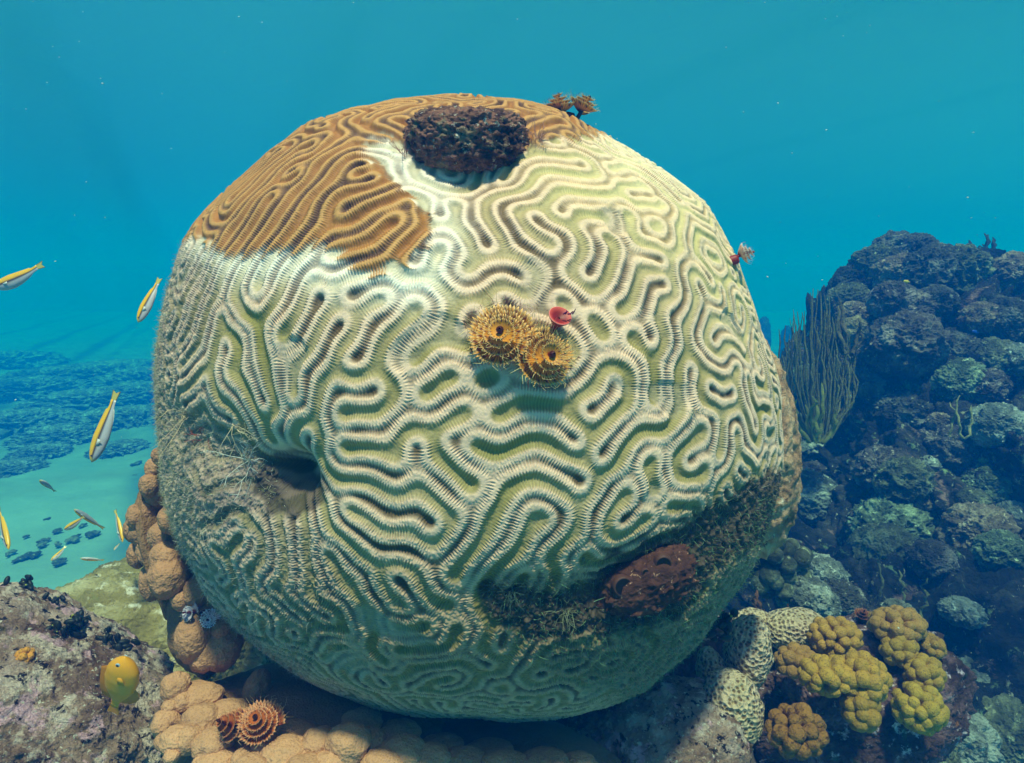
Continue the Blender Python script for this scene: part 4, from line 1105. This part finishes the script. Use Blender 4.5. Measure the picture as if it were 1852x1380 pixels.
# ------------------------------------------------------------------ fish
m_fish = tint_mat("fish_skin", .35, .5)
def fish(hx, hy, tx, ty, dep, label, dtail=0.0, side=1, hgt=.20, bend=0.0, name="wrasse", group="wrasses left of the coral", pal=None, fins=True):
    """head and tail pixels; side = which way the back faces (+1: back on the left when the head points up)"""
    k = dep / F
    A, B = at(hx, hy, dep), at(tx, ty, dep + dtail); L = np.linalg.norm(B - A); T = (A - B) / L
    D = unit(np.cross(FWD, T)) * -side; D = unit(D - T * (D @ T)); Sd = np.cross(T, D)
    e = empty(name, (A + B) / 2, label, "fish", group)
    s = np.linspace(0, 1, 26); n = 20
    prof = np.interp(s, [0, .03, .1, .22, .4, .6, .78, .86, .92, 1], [.05, .30, .62, .88, 1, .86, .56, .40, .34, .34]) * hgt * L / 2
    if pal is not None: prof = np.interp(s, [0, .03, .1, .22, .4, .6, .78, .86, .92, 1], [.06, .26, .60, .90, 1, .88, .50, .28, .22, .26]) * hgt * L / 2
    sl = s * .88
    cen = A - T * (sl * L)[:, None] + D * (bend * L * (s - .5) ** 2 * 4 - bend * L)[:, None]
    ph = np.arange(n) * 2 * np.pi / n
    ring = np.cos(ph)[None, :, None] * D * prof[:, None, None] + np.sin(ph)[None, :, None] * Sd * (prof * np.interp(s, [0, .2, .7, 1], [.75, .6, .45, .12]))[:, None, None]
    v = (cen[:, None] + ring).reshape(-1, 3)
    i = np.arange(26 * n).reshape(26, n); j = np.roll(i, -1, 1)
    q = np.stack([i[:-1].ravel(), j[:-1].ravel(), j[1:].ravel(), i[1:].ravel()], 1)
    q = np.concatenate([q, np.stack([i[0, (n - 1 - np.arange(0, n - 2, 1)) % n][:1].repeat(1), i[0, :1], i[0, :1], i[0, :1]], 1)[:0]])
    v = np.concatenate([v, [cen[0] + T * prof[0] * .5], [cen[-1]]])
    caps = np.concatenate([np.stack([np.full(n, 26 * n), j[0], i[0]], 1), np.stack([np.full(n, 26 * n + 1), i[-1], j[-1]], 1)])
    if pal is None:
        cz = np.cos(ph)[None, :] + 0 * s[:, None]
        c = np.where((cz > .22)[..., None], srgb(240, 176, 20), srgb(186, 178, 186))
        st = (cz <= .22) & (cz > -.10); c = np.where(st[..., None], srgb(44, 22, 26), c)
        c = np.where(((s < .05)[:, None] & (cz < .3))[..., None], srgb(206, 186, 120), c)
        finc = srgb(232, 180, 40)
    else:
        c = np.broadcast_to(pal, (26, n, 3)); finc = pal * np.array([.8, .62, .5])
    c = np.concatenate([c.reshape(-1, 3), [c[0, 0]], [c[-1, 0]]])
    mesh_obj("body", v, [q, caps], m_fish, e, c)
    def fin(nm, ss, up0, lean, edge, cfin, parent=e, sgn=1, rootk=.8):
        """a thin webbed fin standing on the body's outline"""
        ss = np.array(ss); root = np.stack([np.interp(ss, s, cen[:, a] + sgn * D[a] * prof * rootk) for a in range(3)], 1)
        tip = root + D * sgn * (np.array(edge) * L)[:, None] - T * (lean * L * np.array(edge) / max(edge))[:, None]
        th = Sd * L * .004; m_ = len(ss)
        vv = np.concatenate([root + th * 2, tip + th * .4, tip - th * .4, root - th * 2]); ff = []
        for a in range(m_ - 1):
            for r0 in range(3): ff.append((r0 * m_ + a, r0 * m_ + a + 1, (r0 + 1) * m_ + a + 1, (r0 + 1) * m_ + a))
        return mesh_obj(nm, vv, np.array(ff), m_fish, parent, np.broadcast_to(cfin, (len(vv), 3)))
    ds = np.linspace(.24, .86, 12)
    fin("dorsal_fin", ds, 0, .03, np.interp(ds, [.24, .3, .36, .8, .86], [.0, .022, .018, .022, .004]) * (1 if pal is None else 6.0), finc)
    fin("anal_fin", np.linspace(.5, .86, 9), 0, .03, np.array([.0, .01, .014, .016, .016, .016, .014, .012, .004]) * (1 if pal is None else 9), srgb(220, 214, 210) if pal is None else finc, e, -1)
    # tail: a small fan with two points
    tb = cen[-1]; w0 = prof[-1]; tl = .11 * L
    rows = []
    for u in np.linspace(0, 1, 5):
        hw = w0 * (1 + .45 * u)
        rows.append([tb - T * tl * u * (1 + (.35 if pal is None else .2) * abs(z) - .15) + D * hw * z for z in np.linspace(-1, 1, 7)])
    rows = np.array(rows); th = Sd * L * .004
    vv = np.concatenate([(rows + th).reshape(-1, 3), (rows - th).reshape(-1, 3)]); ff = []
    ix = np.arange(35).reshape(5, 7)
    for a in range(4):
        for b_ in range(6):
            w4 = (ix[a, b_], ix[a, b_ + 1], ix[a + 1, b_ + 1], ix[a + 1, b_]); ff.append(w4); ff.append(tuple(x + 35 for x in w4[::-1]))
    cc = np.tile(np.where(np.abs(np.linspace(-1, 1, 7))[:, None] > .8, srgb(70, 54, 30), srgb(200, 176, 90)) if pal is None else np.tile(finc, (7, 1)), (10, 1))
    mesh_obj("tail_fin", vv, np.array(ff), m_fish, e, cc)
    d, f = ico(2)
    for sg in (1, -1):
        pc = np.array([np.interp(.10, s, cen[:, a]) for a in range(3)]); hp = np.interp(.10, s, prof)
        o = pc + D * hp * .25 + Sd * sg * hp * .60
        mesh_obj("eye", o + (d * np.array([1, 1, .5])) @ np.stack([T, D, Sd]) * L * (.014 if pal is None else .032), f, m_fish, e, np.where((d[:, 2:] * sg > (.2 if pal is None else .72)), srgb(18, 14, 16), srgb(206, 190, 120) if pal is None else srgb(150, 170, 190)))
        pr = np.array([np.interp(.26, s, cen[:, a]) for a in range(3)]); hp = np.interp(.26, s, prof)
        r0 = pr - D * hp * .15 + Sd * sg * hp * .56
        z_ = .03 if pal is None else .008; y_ = 1 if pal is None else 2.2
        g = np.array([r0 + D * L * .015 * y_, r0 - D * L * .015 * y_, r0 - T * L * .09 - D * L * .045 * y_ + Sd * sg * L * z_, r0 - T * L * .10 + D * L * .005 + Sd * sg * L * z_])
        g2 = g + Sd * sg * L * .003
        mesh_obj("pectoral_fin", np.concatenate([g, g2]), np.array([(0, 1, 2, 3), (7, 6, 5, 4), (0, 3, 7, 4), (1, 5, 6, 2), (2, 6, 7, 3), (0, 4, 5, 1)]), m_fish, e, np.broadcast_to(srgb(200, 196, 196) if pal is None else pal, (8, 3)), False)
    return e
fish(-12, 520, 78, 478, 1.25, "arched black-and-yellow wrasse at the left edge, swimming left", .0, -1, .27, .045)
fish(250, 583, 289, 503, 1.0, "yellow and black striped wrasse diving just left of the coral's flank", .02, -1, .23, .0)
fish(166, 836, 211, 708, 1.2, "biggest wrasse, diving steeply above the bright sand", .02, -1, .22, .01)
fish(72, 868, 100, 889, 1.7, "small wrasse heading up left over the edge of the dark reef", .05, 1, .27, .0)
fish(16, 994, -3, 918, 1.3, "slim wrasse diving along the left edge of the frame", .05, 1, .16, .0)
fish(134, 921, 188, 956, 1.5, "wrasse angled down right, crossing above another wrasse", .03, 1, .20, -.0)
fish(116, 958, 153, 934, 1.5, "wrasse with its back arched, nose down left under the crossing one", .0, -1, .27, .03)
fish(222, 981, 208, 922, 1.35, "pale wrasse hanging head down beside the tan lobes", .03, 1, .17, .0)
fish(92, 1014, 119, 988, 1.5, "curled orange-yellow wrasse over the dark sand lumps", .03, -1, .28, .05)
fish(145, 1010, 188, 1013, 1.5, "level yellow wrasse swimming left just above the olive rock", .02, 1, .19, .0)
fish(206, 995, 216, 983, 1.8, "tiniest wrasse, below the pale head-down one", .02, -1, .26, .0)
fish(226, 1188, 204, 1290, .84, "bright yellow deep-bodied fish nose up over the pink rock", .03, 1, .46, .02, "surgeonfish", None, srgb(226, 150, 8))
fish(1634, 508, 1646, 510, 2.9, "tiny yellow fish in front of the reef's tan knob", .0, 1, .4, .0, "damselfish", None, srgb(220, 180, 30))
fish(1758, 598, 1770, 602, 2.7, "tiny blue fish over the shaded upper slope", .0, 1, .4, .0, "damselfish", None, srgb(20, 60, 170))

# specks drifting in the water
s_ = Soup(); d, f = ico(1)
for i in range(260):
    px, py = rng.rand() * W, rng.rand() ** 1.4 * H * .9; dp = .7 + 2.5 * rng.rand()
    c0 = at(px, py, dp); r = (.35 + .8 * rng.rand() ** 3) * dp / F
    if np.linalg.norm(c0 - CC) < .66: continue
    s_.add(c0 + (d * np.array([1, 1, 1.8]) * r) @ frame(rng.randn(3)), f, srgb(210, 215, 210))
tag(s_.build("marine_snow", m_fuzz), "pale specks drifting in the water", "particles", None, 'stuff')
